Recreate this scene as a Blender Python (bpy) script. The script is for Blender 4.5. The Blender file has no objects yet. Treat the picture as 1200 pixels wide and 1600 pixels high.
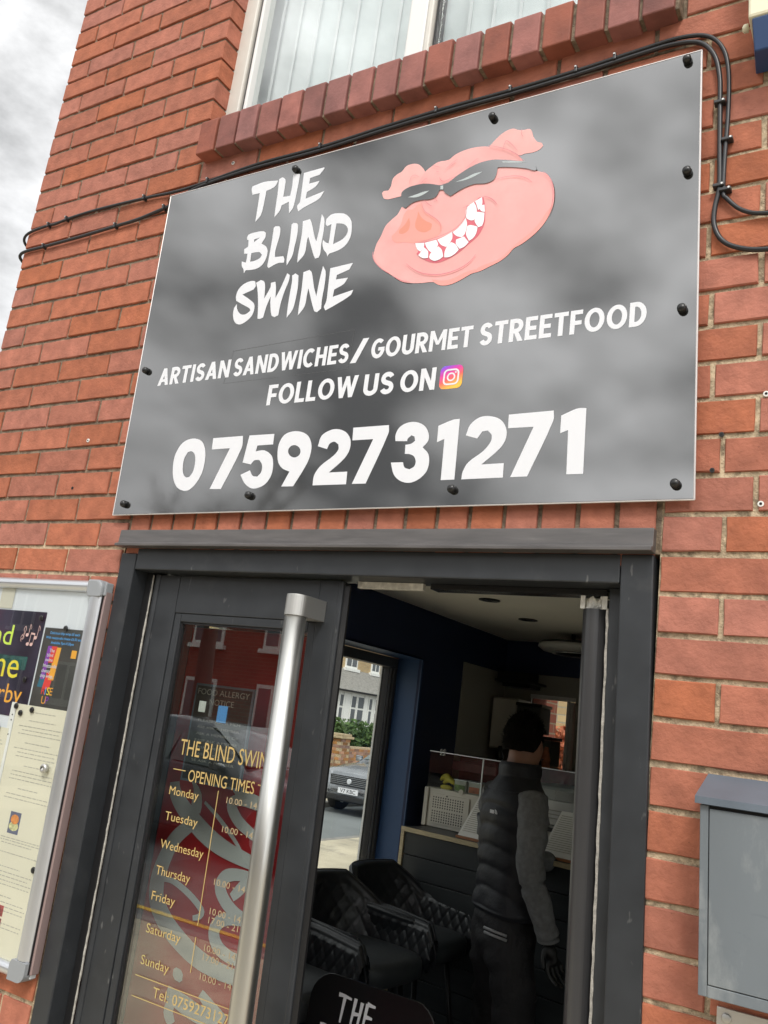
import bpy, bmesh, math, random
from mathutils import Vector, Matrix, noise as mnoise
from mathutils.geometry import tessellate_polygon
R = math.radians
random.seed(7)
sc = bpy.context.scene
col = sc.collection

# ------------------------------------------------------------------ camera
cam_d = bpy.data.cameras.new('camera'); cam = bpy.data.objects.new('camera', cam_d); col.objects.link(cam)
CY, CP, CR = -0.5582, 0.2362, 0.1293          # yaw, pitch, roll
CPOS = Vector((2.5818, -1.583, -0.4362))
_f = Vector((math.sin(CY)*math.cos(CP), math.cos(CY)*math.cos(CP), math.sin(CP)))
_r = Vector((math.cos(CY), -math.sin(CY), 0)); _u = _r.cross(_f)
_R = _r*math.cos(CR)+_u*math.sin(CR); _U = -_r*math.sin(CR)+_u*math.cos(CR)
cam.matrix_world = Matrix(((_R.x, _U.x, -_f.x, CPOS.x), (_R.y, _U.y, -_f.y, CPOS.y), (_R.z, _U.z, -_f.z, CPOS.z), (0, 0, 0, 1)))
cam_d.sensor_fit = 'VERTICAL'; cam_d.sensor_height = 36; cam_d.lens = 36*1339.44/1600
cam_d.clip_start = 0.02; cam_d.clip_end = 2000
sc.camera = cam
def inframe(p, m=20):
    d = Vector(p)-CPOS; z = d.dot(_f)
    if z < .05: return False
    u = 600+1339.4*d.dot(_R)/z; v = 800-1339.4*d.dot(_U)/z
    return -m < u < 1200+m and -m < v < 1600+m

# ------------------------------------------------------------------ world: bright broken overcast
SUN_EL, SUN_AZ = R(48), R(152)                # azimuth clockwise from +Y
w = bpy.data.worlds.new('World'); sc.world = w; w.use_nodes = True
nt = w.node_tree; nt.nodes.clear(); N = nt.nodes.new; L = nt.links.new
out = N('ShaderNodeOutputWorld'); bg = N('ShaderNodeBackground'); bg2 = N('ShaderNodeBackground'); mx = N('ShaderNodeMixShader')
sky = N('ShaderNodeTexSky'); sky.sky_type = 'NISHITA'; sky.sun_disc = False; sky.sun_elevation = SUN_EL; sky.sun_rotation = SUN_AZ
bg.inputs[1].default_value = 0.1; L(sky.outputs[0], bg.inputs[0])
tc = N('ShaderNodeTexCoord'); mp = N('ShaderNodeMapping'); mp.inputs['Scale'].default_value = (1.25, 1.25, 2.3)
mp.inputs['Location'].default_value = (7.7, 3.3, 0.6)
n1 = N('ShaderNodeTexNoise'); n1.inputs['Scale'].default_value = 2.9; n1.inputs['Detail'].default_value = 7; n1.inputs['Roughness'].default_value = .56
cr = N('ShaderNodeValToRGB'); e = cr.color_ramp.elements
e[0].position = .40; e[0].color = (.19, .19, .19, 1); e[1].position = .62; e[1].color = (1, 1, 1, 1)
m_ = e.new(.49); m_.color = (.54, .54, .535, 1)
L(tc.outputs['Generated'], mp.inputs[0]); L(mp.outputs[0], n1.inputs[0]); L(n1.outputs[0], cr.inputs[0]); L(cr.outputs[0], bg2.inputs[0])
# overcast is brighter towards the veiled sun
sdir = Vector((math.sin(SUN_AZ)*math.cos(SUN_EL), math.cos(SUN_AZ)*math.cos(SUN_EL), math.sin(SUN_EL)))
nv = N('ShaderNodeVectorMath'); nv.operation = 'NORMALIZE'; dt = N('ShaderNodeVectorMath'); dt.operation = 'DOT_PRODUCT'; dt.inputs[1].default_value = sdir
L(tc.outputs['Generated'], nv.inputs[0]); L(nv.outputs[0], dt.inputs[0])
ms = N('ShaderNodeMapRange'); ms.interpolation_type = 'SMOOTHSTEP'; ms.inputs[1].default_value = -.2; ms.inputs[2].default_value = 1.0; ms.inputs[3].default_value = .8; ms.inputs[4].default_value = 2.5
L(dt.outputs['Value'], ms.inputs[0]); L(ms.outputs[0], bg2.inputs[1])
mx.inputs[0].default_value = .92; L(bg.outputs[0], mx.inputs[1]); L(bg2.outputs[0], mx.inputs[2]); L(mx.outputs[0], out.inputs[0])
sd = bpy.data.lights.new('sun', 'SUN'); sd.energy = 1.5; sd.angle = R(14); sd.color = (1, .96, .9)
sun = bpy.data.objects.new('sun', sd); col.objects.link(sun)
sdir = Vector((math.sin(SUN_AZ)*math.cos(SUN_EL), math.cos(SUN_AZ)*math.cos(SUN_EL), math.sin(SUN_EL)))
sun.rotation_euler = sdir.to_track_quat('Z', 'Y').to_euler()
vs = sc.view_settings; vs.view_transform = 'Standard'; vs.look = 'None'; vs.exposure = 0.46; vs.gamma = 1
try: vs.use_curve_mapping = False
except Exception: pass
sc.cycles.max_bounces = 10; sc.cycles.transparent_max_bounces = 16
sc.cycles.use_denoising = True

# ------------------------------------------------------------------ materials
def nodes(m):
    m.use_nodes = True; t = m.node_tree; return t, t.nodes['Principled BSDF']
def mat(name, c, rough=.6, metal=0., var=0., vscale=8., bump=0., bscale=60., spec=.5, coat=0., ior=None, stretch=None, objvar=0., blotch=None, speck=None, bdist=.002):
    """colour with noise variation, per-object variation and fine relief"""
    m = bpy.data.materials.new(name); t, b = nodes(m)
    n = t.nodes.new; l = t.links.new
    b.inputs['Roughness'].default_value = rough; b.inputs['Metallic'].default_value = metal
    b.inputs['Specular IOR Level'].default_value = spec; b.inputs['Coat Weight'].default_value = coat
    if ior: b.inputs['IOR'].default_value = ior
    base = n('ShaderNodeRGB'); base.outputs[0].default_value = (*c, 1); cur = base.outputs[0]
    g = n('ShaderNodeNewGeometry'); mp = n('ShaderNodeMapping'); l(g.outputs['Position'], mp.inputs[0])
    if stretch: mp.inputs['Scale'].default_value = stretch
    if var:
        nz = n('ShaderNodeTexNoise'); nz.inputs['Scale'].default_value = vscale; nz.inputs['Detail'].default_value = 6; l(mp.outputs[0], nz.inputs[0])
        mr = n('ShaderNodeMapRange'); mr.inputs[1].default_value = .3; mr.inputs[2].default_value = .7; mr.inputs[3].default_value = 1-var; mr.inputs[4].default_value = 1+var
        l(nz.outputs[0], mr.inputs[0]); h = n('ShaderNodeHueSaturation'); l(mr.outputs[0], h.inputs['Value']); l(cur, h.inputs['Color']); cur = h.outputs[0]
        r2 = n('ShaderNodeMapRange'); r2.inputs[3].default_value = max(.02, rough-.12*(1 if rough > .15 else .3)); r2.inputs[4].default_value = min(1, rough+.1); l(nz.outputs[0], r2.inputs[0]); l(r2.outputs[0], b.inputs['Roughness'])
    if objvar:
        oi = n('ShaderNodeObjectInfo'); mr = n('ShaderNodeMapRange'); mr.inputs[3].default_value = 1-objvar; mr.inputs[4].default_value = 1+objvar
        l(oi.outputs['Random'], mr.inputs[0]); h = n('ShaderNodeHueSaturation'); l(mr.outputs[0], h.inputs['Value'])
        wn = n('ShaderNodeTexWhiteNoise'); wn.noise_dimensions = '1D'; l(oi.outputs['Random'], wn.inputs['W'])
        m2 = n('ShaderNodeMapRange'); m2.inputs[3].default_value = 1-objvar*1.1; m2.inputs[4].default_value = 1+objvar*.6; l(wn.outputs[0], m2.inputs[0]); l(m2.outputs[0], h.inputs['Saturation'])
        m3 = n('ShaderNodeMapRange'); m3.inputs[3].default_value = .5-.035*objvar; m3.inputs[4].default_value = .5+.04*objvar; l(wn.outputs[0], m3.inputs[0]); l(m3.outputs[0], h.inputs['Hue'])
        l(cur, h.inputs['Color']); cur = h.outputs[0]
    if blotch:   # (colour, scale, threshold, softness, amount)
        bc, bs, bt, bw, ba = blotch
        nz = n('ShaderNodeTexNoise'); nz.inputs['Scale'].default_value = bs; nz.inputs['Detail'].default_value = 8; nz.inputs['Roughness'].default_value = .65; l(mp.outputs[0], nz.inputs[0])
        mr = n('ShaderNodeMapRange'); mr.inputs[1].default_value = bt; mr.inputs[2].default_value = bt+bw; mr.inputs[4].default_value = ba; l(nz.outputs[0], mr.inputs[0])
        mxx = n('ShaderNodeMix'); mxx.data_type = 'RGBA'; l(mr.outputs[0], mxx.inputs[0]); l(cur, mxx.inputs[6]); mxx.inputs[7].default_value = (*bc, 1); cur = mxx.outputs[2]
    if speck:    # small marks: (colour, scale, threshold, amount, stretch)
        kc, ks, kt, ka, kst = speck; m5 = n('ShaderNodeMapping'); m5.inputs['Scale'].default_value = kst; l(g.outputs['Position'], m5.inputs[0])
        nz = n('ShaderNodeTexNoise'); nz.inputs['Scale'].default_value = ks; nz.inputs['Detail'].default_value = 3; l(m5.outputs[0], nz.inputs[0])
        mr = n('ShaderNodeMapRange'); mr.inputs[1].default_value = kt; mr.inputs[2].default_value = kt+.05; mr.inputs[4].default_value = ka; l(nz.outputs[0], mr.inputs[0])
        mxx = n('ShaderNodeMix'); mxx.data_type = 'RGBA'; l(mr.outputs[0], mxx.inputs[0]); l(cur, mxx.inputs[6]); mxx.inputs[7].default_value = (*kc, 1); cur = mxx.outputs[2]
    l(cur, b.inputs['Base Color'])
    if bump:
        nb = n('ShaderNodeTexNoise'); nb.inputs['Scale'].default_value = bscale; nb.inputs['Detail'].default_value = 8; nb.inputs['Roughness'].default_value = .6; l(mp.outputs[0], nb.inputs[0])
        bp = n('ShaderNodeBump'); bp.inputs['Strength'].default_value = bump; bp.inputs['Distance'].default_value = bdist; l(nb.outputs[0], bp.inputs['Height']); l(bp.outputs[0], b.inputs['Normal'])
    return m
def glassmat(name, tint=(1, 1, 1), ior=1.5, rough=0.0, boost=1.0, dirt=0.0):
    """thin pane: lets light straight through, mirrors by Fresnel"""
    m = bpy.data.materials.new(name); m.use_nodes = True; t = m.node_tree; t.nodes.clear(); n = t.nodes.new; l = t.links.new
    o = n('ShaderNodeOutputMaterial'); tr = n('ShaderNodeBsdfTransparent'); gl = n('ShaderNodeBsdfGlossy'); mx = n('ShaderNodeMixShader')
    tr.inputs[0].default_value = (*tint, 1); gl.inputs['Roughness'].default_value = rough
    fr = n('ShaderNodeFresnel'); fr.inputs[0].default_value = ior
    mm = n('ShaderNodeMath'); mm.operation = 'MULTIPLY'; mm.inputs[1].default_value = boost; mm.use_clamp = True
    g = n('ShaderNodeNewGeometry'); iv = n('ShaderNodeMix'); iv.inputs[2].default_value = ior; iv.inputs[3].default_value = 1/ior; l(g.outputs['Backfacing'], iv.inputs[0]); l(iv.outputs[0], fr.inputs[0])
    l(fr.outputs[0], mm.inputs[0]); l(mm.outputs[0], mx.inputs[0]); l(tr.outputs[0], mx.inputs[1]); l(gl.outputs[0], mx.inputs[2])
    if dirt:
        d = n('ShaderNodeBsdfDiffuse'); d.inputs[0].default_value = (.6, .6, .57, 1); m3 = n('ShaderNodeMixShader'); m3.inputs[0].default_value = dirt
        l(mx.outputs[0], m3.inputs[1]); l(d.outputs[0], m3.inputs[2]); l(m3.outputs[0], o.inputs[0])
    else: l(mx.outputs[0], o.inputs[0])
    return m
def brickmat(name, c1, c2, mort, scale=1.0, bw=.225, rh=.075, axis='x'):
    m = bpy.data.materials.new(name); t, b = nodes(m); n = t.nodes.new; l = t.links.new
    g = n('ShaderNodeNewGeometry'); s = n('ShaderNodeSeparateXYZ'); cb = n('ShaderNodeCombineXYZ'); l(g.outputs['Position'], s.inputs[0])
    l(s.outputs[0 if axis == 'x' else 1], cb.inputs[0]); l(s.outputs[2], cb.inputs[1])
    br = n('ShaderNodeTexBrick'); br.inputs['Scale'].default_value = 1; br.inputs['Brick Width'].default_value = bw*scale; br.inputs['Row Height'].default_value = rh*scale
    br.inputs['Mortar Size'].default_value = .006*scale; br.inputs['Color1'].default_value = (*c1, 1); br.inputs['Color2'].default_value = (*c2, 1); br.inputs['Mortar'].default_value = (*mort, 1)
    l(cb.outputs[0], br.inputs[0]); nz = n('ShaderNodeTexNoise'); nz.inputs['Scale'].default_value = 1.5; nz.inputs['Detail'].default_value = 8; l(g.outputs['Position'], nz.inputs[0])
    mr = n('ShaderNodeMapRange'); mr.inputs[3].default_value = .6; mr.inputs[4].default_value = 1.4; l(nz.outputs[0], mr.inputs[0])
    h = n('ShaderNodeHueSaturation'); l(mr.outputs[0], h.inputs['Value']); l(br.outputs[0], h.inputs['Color']); l(h.outputs[0], b.inputs['Base Color']); b.inputs['Roughness'].default_value = .9
    bp = n('ShaderNodeBump'); bp.inputs['Strength'].default_value = .6; bp.inputs['Distance'].default_value = .01; bp.invert = True; l(br.outputs['Fac'], bp.inputs['Height']); l(bp.outputs[0], b.inputs['Normal'])
    return m

M = {}
M['brick'] = mat('red_brick', (.39, .137, .084), .86, speck=((.16, .06, .045), 130, .69, .6, (1, 1, 1.8)), var=.2, vscale=22, bump=.9, bscale=95, objvar=.10, blotch=((.29, .09, .062), 9, .54, .22, .45), spec=.25, bdist=.003)
M['brick_dark'] = mat('sill_brick', (.28, .098, .076), .68, var=.2, vscale=16, bump=.6, bscale=120, objvar=.16, blotch=((.10, .035, .03), 7, .5, .2, .5), spec=.3)
M['mortar'] = mat('sandy_mortar', (.52, .42, .285), .95, var=.35, vscale=55, bump=1., bscale=260, blotch=((.11, .09, .06), 60, .5, .12, .6), spec=.2, bdist=.004)
M['mortar_old'] = mat('weathered_mortar', (.25, .195, .14), .95, var=.35, vscale=55, bump=1., bscale=260, blotch=((.09, .075, .055), 40, .5, .12, .6), spec=.2, bdist=.004)
M['signblack'] = mat('gloss_black_panel', (.013, .013, .012), .06, ior=2.25, bump=.03, bscale=4, speck=((.10, .10, .095), 160, .72, .5, (1, 1, 1)))
M['alu_edge'] = mat('bare_edge', (.62, .58, .56), .4, metal=.6)
M['white'] = mat('white_vinyl', (.72, .73, .76), .35)
M['bolt'] = mat('black_plastic_cap', (.012, .012, .012), .32, bump=.1, bscale=200)
M['grey'] = mat('anthracite_powder_coat', (.026, .029, .033), .42, speck=((.16, .16, .155), 55, .70, .5, (1, 1, .35)), var=.16, vscale=14, bump=.1, bscale=900, blotch=((.085, .085, .082), 5, .6, .15, .35), spec=.45)
M['drip'] = mat('weathered_flashing', (.085, .078, .076), .38, var=.25, vscale=8, stretch=(1, 1, 9), spec=.6, blotch=((.16, .15, .145), 9, .55, .2, .5))
M['guard'] = mat('satin_black_tube', (.035, .035, .037), .3, spec=.7)
M['rubber'] = mat('black_rubber', (.012, .012, .013), .4)
M['brush'] = mat('brush_seal', (.42, .40, .36), .8, var=.3, vscale=120, bump=1, bscale=400)
M['torn'] = mat('torn_foil', (.62, .60, .54), .45, var=.3, vscale=60, bump=1, bscale=90)
M['steel'] = mat('brushed_steel', (.60, .60, .57), .36, metal=1, var=.06, vscale=3, stretch=(1, 1, .05), bump=.04, bscale=500)
M['steelcap'] = mat('satin_steel_bracket', (.55, .55, .53), .45, metal=.9)
M['silver'] = mat('silver_frame', (.66, .68, .71), .36, metal=.85, var=.04, vscale=6)
M['capgrey'] = mat('grey_plastic_corner', (.27, .285, .30), .5)
M['pink_edge'] = mat('pink_reflection_edge', (.42, .31, .30), .4, metal=.5)  # frame edge with its pinkish reflection put into the colour
M['cable'] = mat('black_cable', (.018, .018, .020), .38)
M['clip'] = mat('cable_clip', (.03, .03, .032), .4)
M['upvc'] = mat('cream_upvc', (.66, .64, .58), .45, var=.06, vscale=10)
M['upvcw'] = mat('white_upvc', (.78, .78, .76), .4)
M['gasket'] = mat('gasket', (.012, .012, .014), .5)
M['glass'] = glassmat('window_glass', (.96, .98, .97), boost=1.0)
M['glass_up'] = glassmat('upper_window_glass', (.96, .98, .98), boost=2.0)
M['glass_door'] = glassmat('door_glass', (.90, .93, .92), ior=1.62, boost=2.6)
M['perspex'] = glassmat('perspex', (.95, .96, .96), ior=1.4, boost=.7)
M['blind'] = mat('blind_slat', (.84, .87, .87), .8, var=.05, vscale=2)
M['blindw'] = mat('white_blind_slat', (.85, .86, .86), .7)
M['paper'] = mat('cream_paper', (.74, .70, .55), .8, var=.03, vscale=6)
M['paperw'] = mat('white_paper', (.78, .78, .74), .8, var=.04, vscale=6)
M['board'] = mat('white_board', (.72, .75, .78), .45, var=.03, vscale=3)
M['ink'] = mat('print_ink', (.22, .21, .19), .8)
M['inkpale'] = mat('pale_print_ink', (.42, .40, .34), .8)
M['poster'] = mat('poster_night', (.035, .03, .055), .35, var=.5, vscale=9, blotch=((.16, .02, .07), 5, .5, .2, .6))
M['poster2'] = mat('poster_charcoal', (.06, .06, .055), .4, var=.3, vscale=12)
for k, c in dict(yellow=(.85, .72, .05), lime=(.66, .85, .12), orange=(.9, .42, .05), green=(.02, .28, .12), pink=(.85, .55, .50), cyan=(.12, .42, .85), redp=(.75, .06, .05), purple=(.25, .06, .4), teal=(.03, .15, .22)).items():
    M[k] = mat('print_'+k, c, .5)
M['gold'] = mat('gold_vinyl', (.52, .37, .14), .45)
M['goldpale'] = mat('pale_gold_vinyl', (.40, .30, .17), .5)
M['coke'] = mat('red_panel', (.50, .022, .028), .45, var=.12, vscale=3)
M['cokeg'] = mat('grey_script', (.66, .67, .66), .5)
M['navy'] = mat('navy_paint', (.012, .026, .080), .6, var=.08, vscale=3)
M['pale_wall'] = mat('pale_wall_paint', (.72, .70, .64), .8, var=.04, vscale=2)
M['sashgrey'] = mat('light_grey_sash', (.42, .43, .43), .4)
M['jambgrey'] = mat('mid_grey_jamb', (.12, .125, .13), .45)
M['navylit'] = mat('lit_navy_paint', (.022, .062, .155), .55, var=.06, vscale=3)  # the navy again, lightened for the daylight falling on the reveal
M['ceil'] = mat('ceiling_paint', (.82, .79, .70), .9, var=.05, vscale=2)
M['clad'] = mat('grey_wall_cladding', (.34, .33, .29), .5, var=.06, vscale=2)
M['floor'] = mat('grey_floor', (.17, .165, .16), .45, var=.2, vscale=5)
M['plank'] = mat('black_plank', (.020, .024, .026), .55, var=.25, vscale=10, stretch=(.3, 1, 3), bump=.15, bscale=50)
M['worktop'] = mat('worktop_slate', (.05, .048, .048), .4, var=.15, vscale=20)
M['ply'] = mat('plywood_edge', (.50, .42, .26), .6, var=.2, vscale=25, stretch=(1, 1, 9))
M['wood'] = mat('orange_wood', (.36, .15, .065), .5, var=.2, vscale=12)
M['cream'] = mat('cream_metal', (.58, .56, .49), .45, var=.04, vscale=5)
M['hole'] = mat('punched_hole', (.012, .012, .012), .9)
M['blackgloss'] = mat('gloss_black', (.010, .010, .011), .22)
M['leather'] = mat('black_leatherette', (.019, .021, .024), .36, var=.1, vscale=30, bump=.2, bscale=220, spec=.6)
M['seatl'] = mat('charcoal_leatherette', (.040, .046, .050), .46, var=.12, vscale=20, bump=.3, bscale=220)
M['blackmetal'] = mat('black_metal', (.015, .015, .016), .4, metal=.3)
M['vest'] = mat('black_puffer_nylon', (.022, .023, .029), .5, var=.15, vscale=18, bump=.5, bscale=28, spec=.35, bdist=.006)
M['sleeve'] = mat('grey_marl', (.17, .175, .18), .85, var=.22, vscale=45, bump=.5, bscale=30, bdist=.008)
M['trouser'] = mat('black_trousers', (.014, .013, .015), .7, var=.2, vscale=14, bump=.6, bscale=14, bdist=.02)
M['skin'] = mat('skin', (.33, .17, .115), .5, var=.08, vscale=20)
M['hair'] = mat('dark_hair', (.008, .007, .006), .95, var=.4, vscale=60, bump=1, bscale=160, spec=.1, bdist=.006)
M['glove'] = mat('black_glove', (.010, .010, .010), .5)
M['reflect'] = mat('reflective_trim', (.35, .35, .36), .3)
M['mailbox'] = mat('weathered_grey_paint', (.15, .17, .185), .5, var=.1, vscale=5, bump=.12, bscale=60, stretch=(1.4, 1, .55), blotch=((.33, .345, .34), 13, .53, .16, .45), speck=((.13, .15, .17), 30, .64, .4, (1, 1, 2.2)), spec=.35)
M['mailtrim'] = mat('slate_grey_paint', (.115, .14, .17), .5, var=.14, vscale=12, bump=.1, bscale=80)
M['plate'] = mat('stainless_plate', (.62, .60, .57), .38, metal=.7, var=.05, vscale=7, stretch=(1, 1, .2))
M['bellcream'] = mat('alarm_cream', (.78, .74, .55), .5)
M['bellblue'] = mat('alarm_navy', (.025, .06, .16), .35)
M['asphalt'] = mat('asphalt', (.13, .125, .12), .85, var=.25, vscale=3, bump=.6, bscale=120)
M['sideroad'] = mat('worn_grey_asphalt', (.17, .185, .185), .9, var=.12, vscale=1.3, bump=.4, bscale=60, blotch=((.30, .28, .2), 1.1, .62, .08, .4))
M['paving'] = mat('sandy_paving', (.48, .43, .32), .9, var=.18, vscale=1.6, bump=.4, bscale=40, blotch=((.2, .19, .16), 1.4, .55, .08, .5))
M['kerb'] = mat('concrete_kerb', (.24, .23, .21), .9, var=.2, vscale=9, bump=.4, bscale=60)
M['dirt'] = mat('ground_earth', (.09, .085, .07), .95, var=.25, vscale=.4)
M['yline'] = mat('yellow_line_paint', (.72, .47, .06), .7, var=.2, vscale=25, blotch=((.10, .09, .07), 30, .55, .1, .8))
M['ybrick'] = brickmat('buff_brick', (.42, .29, .14), (.52, .38, .20), (.36, .32, .25), axis='y', scale=1.6)
M['ybrickx'] = brickmat('buff_brick_front', (.36, .25, .13), (.45, .33, .18), (.3, .27, .2), axis='x', scale=1.6)
M['rbrickx'] = brickmat('red_brick_front', (.22, .06, .04), (.28, .08, .05), (.2, .15, .12), axis='x', scale=1.4)
M['rbricky'] = brickmat('red_brick_side', (.30, .09, .055), (.38, .115, .066), (.35, .27, .18), axis='y')
M['slate'] = mat('slate_roof', (.26, .25, .23), .8, var=.25, vscale=4, stretch=(1, 1, 5), bump=.7, bscale=9, bdist=.03)
M['wpaint'] = mat('white_painted_timber', (.80, .80, .77), .5)
M['pane'] = mat('dark_pane', (.12, .13, .14), .06, spec=.8)
M['pbrick'] = mat('pier_brick', (.36, .20, .11), .9, var=.25, vscale=7, bump=.5, bscale=60, blotch=((.20, .07, .045), 3, .5, .1, .6))
M['leaf'] = mat('hedge_leaf', (.055, .105, .022), .7, var=.5, vscale=3)
M['leafy'] = mat('verge_leaf', (.13, .20, .03), .7, var=.4, vscale=4)
M['leafr'] = mat('russet_leaf', (.36, .10, .04), .7, var=.5, vscale=6)
M['bark'] = mat('bark', (.06, .045, .035), .95, var=.3, vscale=9, bump=1, bscale=18)
M['bin'] = mat('green_bin_plastic', (.035, .16, .055), .5)
M['carsilver'] = mat('silver_car_paint', (.30, .315, .335), .28, metal=.7, coat=1, var=.02)
M['cardark'] = mat('dark_car_paint', (.10, .115, .13), .25, metal=.4, coat=1)
M['carglass'] = mat('car_glass', (.10, .13, .13), .03, spec=1)
M['tyre'] = mat('tyre_rubber', (.015, .015, .015), .85)
M['lamp'] = mat('headlamp_glass', (.6, .62, .65), .1, spec=.9)
M['foodred'] = mat('tray_maroon', (.10, .018, .022), .4, var=.5, vscale=12)
M['banana'] = mat('banana_skin', (.55, .46, .04), .5, var=.2, vscale=20)
M['tub'] = mat('clear_tub', (.42, .43, .38), .3, var=.15, vscale=20)
M['salad'] = mat('salad', (.14, .22, .06), .7, var=.5, vscale=40)
M['tomato'] = mat('chopped_tomato', (.42, .13, .06), .6, var=.4, vscale=40)
M['inox'] = mat('stainless_machine', (.36, .37, .36), .35, metal=.7, var=.1, vscale=5)

# ------------------------------------------------------------------ mesh helpers
def soft(p, n=4, ang=48):
    """round the shallow corners of a closed outline, keep the sharp ones"""
    m = len(p); V = [Vector(q) for q in p]; sharp = []
    for i in range(m):
        a, b = V[i]-V[i-1], V[(i+1) % m]-V[i]; sharp.append(a.length < 1e-9 or b.length < 1e-9 or a.angle(b) > R(ang))
    o = []
    for i in range(m):
        p1, p2 = V[i], V[(i+1) % m]; d = p2-p1
        t1 = d if sharp[i] else (p2-V[i-1])/2*(2*d.length/((p1-V[i-1]).length+d.length)); t2 = d if sharp[(i+1) % m] else (V[(i+2) % m]-p1)/2*(2*d.length/(d.length+(V[(i+2) % m]-p2).length))
        for k in range(n if not (sharp[i] and sharp[(i+1) % m]) else 1):
            t = k/n; h = p1*(2*t**3-3*t*t+1)+t1*(t**3-2*t*t+t)+p2*(-2*t**3+3*t*t)+t2*(t**3-t*t); o.append((h.x, h.y))
    return o
def chaikin(p, n=1, closed=True):
    for _ in range(n):
        q = []; m = len(p)
        rng = range(m) if closed else range(m-1)
        if not closed: q.append(tuple(p[0]))
        for i in rng:
            a, b = p[i], p[(i+1) % m]
            q.append(tuple(a[k]*.75+b[k]*.25 for k in range(len(a)))); q.append(tuple(a[k]*.25+b[k]*.75 for k in range(len(a))))
        if not closed: q.append(tuple(p[-1]))
        p = q
    return p
class MB:
    def __init__(s): s.v = []; s.f = []; s.mi = []; s.m = 0
    def add(s, vs, fs):
        o = len(s.v); s.v += [tuple(v) for v in vs]; s.f += [tuple(i+o for i in f) for f in fs]; s.mi += [s.m]*len(fs); return s
    def box(s, x0, x1, y0, y1, z0, z1):
        return s.add([(x0, y0, z0), (x1, y0, z0), (x1, y1, z0), (x0, y1, z0), (x0, y0, z1), (x1, y0, z1), (x1, y1, z1), (x0, y1, z1)],
                     [(0, 3, 2, 1), (4, 5, 6, 7), (0, 1, 5, 4), (1, 2, 6, 5), (2, 3, 7, 6), (3, 0, 4, 7)])
    def hexa(s, b, t):   # 4 bottom pts, 4 top pts
        return s.add(list(b)+list(t), [(0, 3, 2, 1), (4, 5, 6, 7), (0, 1, 5, 4), (1, 2, 6, 5), (2, 3, 7, 6), (3, 0, 4, 7)])
    def prism(s, pts, y0, y1, ax='y'):   # 2D outline extruded along an axis
        n = len(pts); P = (lambda a, b, y: (a, y, b)) if ax == 'y' else ((lambda a, b, y: (y, a, b)) if ax == 'x' else (lambda a, b, y: (a, b, y)))
        vs = [P(a, b, y0) for a, b in pts]+[P(a, b, y1) for a, b in pts]
        tr = tessellate_polygon([[Vector((a, b, 0)) for a, b in pts]])
        fs = [tuple(t) for t in tr]+[tuple(n+i for i in reversed(t)) for t in tr]+[(i, (i+1) % n, n+(i+1) % n, n+i) for i in range(n)]
        return s.add(vs, fs)
    def face2d(s, outer, holes=(), y=0, th=0.0):   # flat printed shape in the x-z plane
        loops = [outer]+list(holes); vs = [(a, y, b) for lp in loops for a, b in lp]
        tr = tessellate_polygon([[Vector((a, b, 0)) for a, b in lp] for lp in loops])
        return s.add(vs, [tuple(t) for t in tr])
    def ribbon(s, pts, w, y=0):   # flat stroke in the x-z plane; w may be a list
        n = len(pts); Lf = []; Rt = []
        for i in range(n):
            a = Vector(pts[max(i-1, 0)]); b = Vector(pts[min(i+1, n-1)]); d = (b-a)
            if d.length < 1e-9: d = Vector((1, 0))
            d.normalize(); k = 1.0
            if 0 < i < n-1:
                e1 = (Vector(pts[i])-a).normalized(); k = 1/max(.5, abs(e1.dot(d)))
            nn = Vector((-d.y, d.x)); ww = (w[i] if isinstance(w, (list, tuple)) else w)/2*k
            p = Vector(pts[i]); Lf.append(p+nn*ww); Rt.append(p-nn*ww)
        vs = [(p.x, y, p.y) for p in Lf]+[(p.x, y, p.y) for p in Rt]
        return s.add(vs, [(i, i+1, n+i+1, n+i) for i in range(n-1)])
    def tube(s, path, r, seg=10, cap=True, sx=1.0):
        P = [Vector(p) for p in path]; n = len(P); rings = []
        up = Vector((0, 0, 1))
        for i in range(n):
            d = (P[min(i+1, n-1)]-P[max(i-1, 0)]).normalized()
            u = up if abs(d.dot(up)) < .95 else Vector((1, 0, 0))
            a = d.cross(u).normalized(); b = a.cross(d).normalized()
            rr = r[i] if isinstance(r, (list, tuple)) else r
            rings.append([P[i]+(a*math.cos(2*math.pi*k/seg)*sx+b*math.sin(2*math.pi*k/seg))*rr for k in range(seg)])
        vs = [v for rg in rings for v in rg]
        fs = [(i*seg+k, i*seg+(k+1) % seg, (i+1)*seg+(k+1) % seg, (i+1)*seg+k) for i in range(n-1) for k in range(seg)]
        if cap: fs += [tuple(range(seg-1, -1, -1)), tuple((n-1)*seg+k for k in range(seg))]
        return s.add(vs, fs)
    def lathe(s, prof, c=(0, 0, 0), axis='z', seg=20):
        vs = []
        for r, h in prof:
            for k in range(seg):
                a = 2*math.pi*k/seg; x, y = r*math.cos(a), r*math.sin(a)
                p = (x, y, h) if axis == 'z' else ((x, h, y) if axis == 'y' else (h, x, y)); vs.append((p[0]+c[0], p[1]+c[1], p[2]+c[2]))
        n = len(prof); fs = [(i*seg+k, i*seg+(k+1) % seg, (i+1)*seg+(k+1) % seg, (i+1)*seg+k) for i in range(n-1) for k in range(seg)]
        fs += [tuple(range(seg)), tuple((n-1)*seg+k for k in range(seg))]
        return s.add(vs, fs)
    def grid(s, fn, nu, nv, closeu=False):
        o = []; mu = nu if closeu else nu+1
        for i in range(mu):
            for j in range(nv+1): o.append(fn(i/nu, j/nv))
        fs = [(i*(nv+1)+j, ((i+1) % mu)*(nv+1)+j, ((i+1) % mu)*(nv+1)+j+1, i*(nv+1)+j+1) for i in range(nu) for j in range(nv)]
        return s.add(o, fs)
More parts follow.
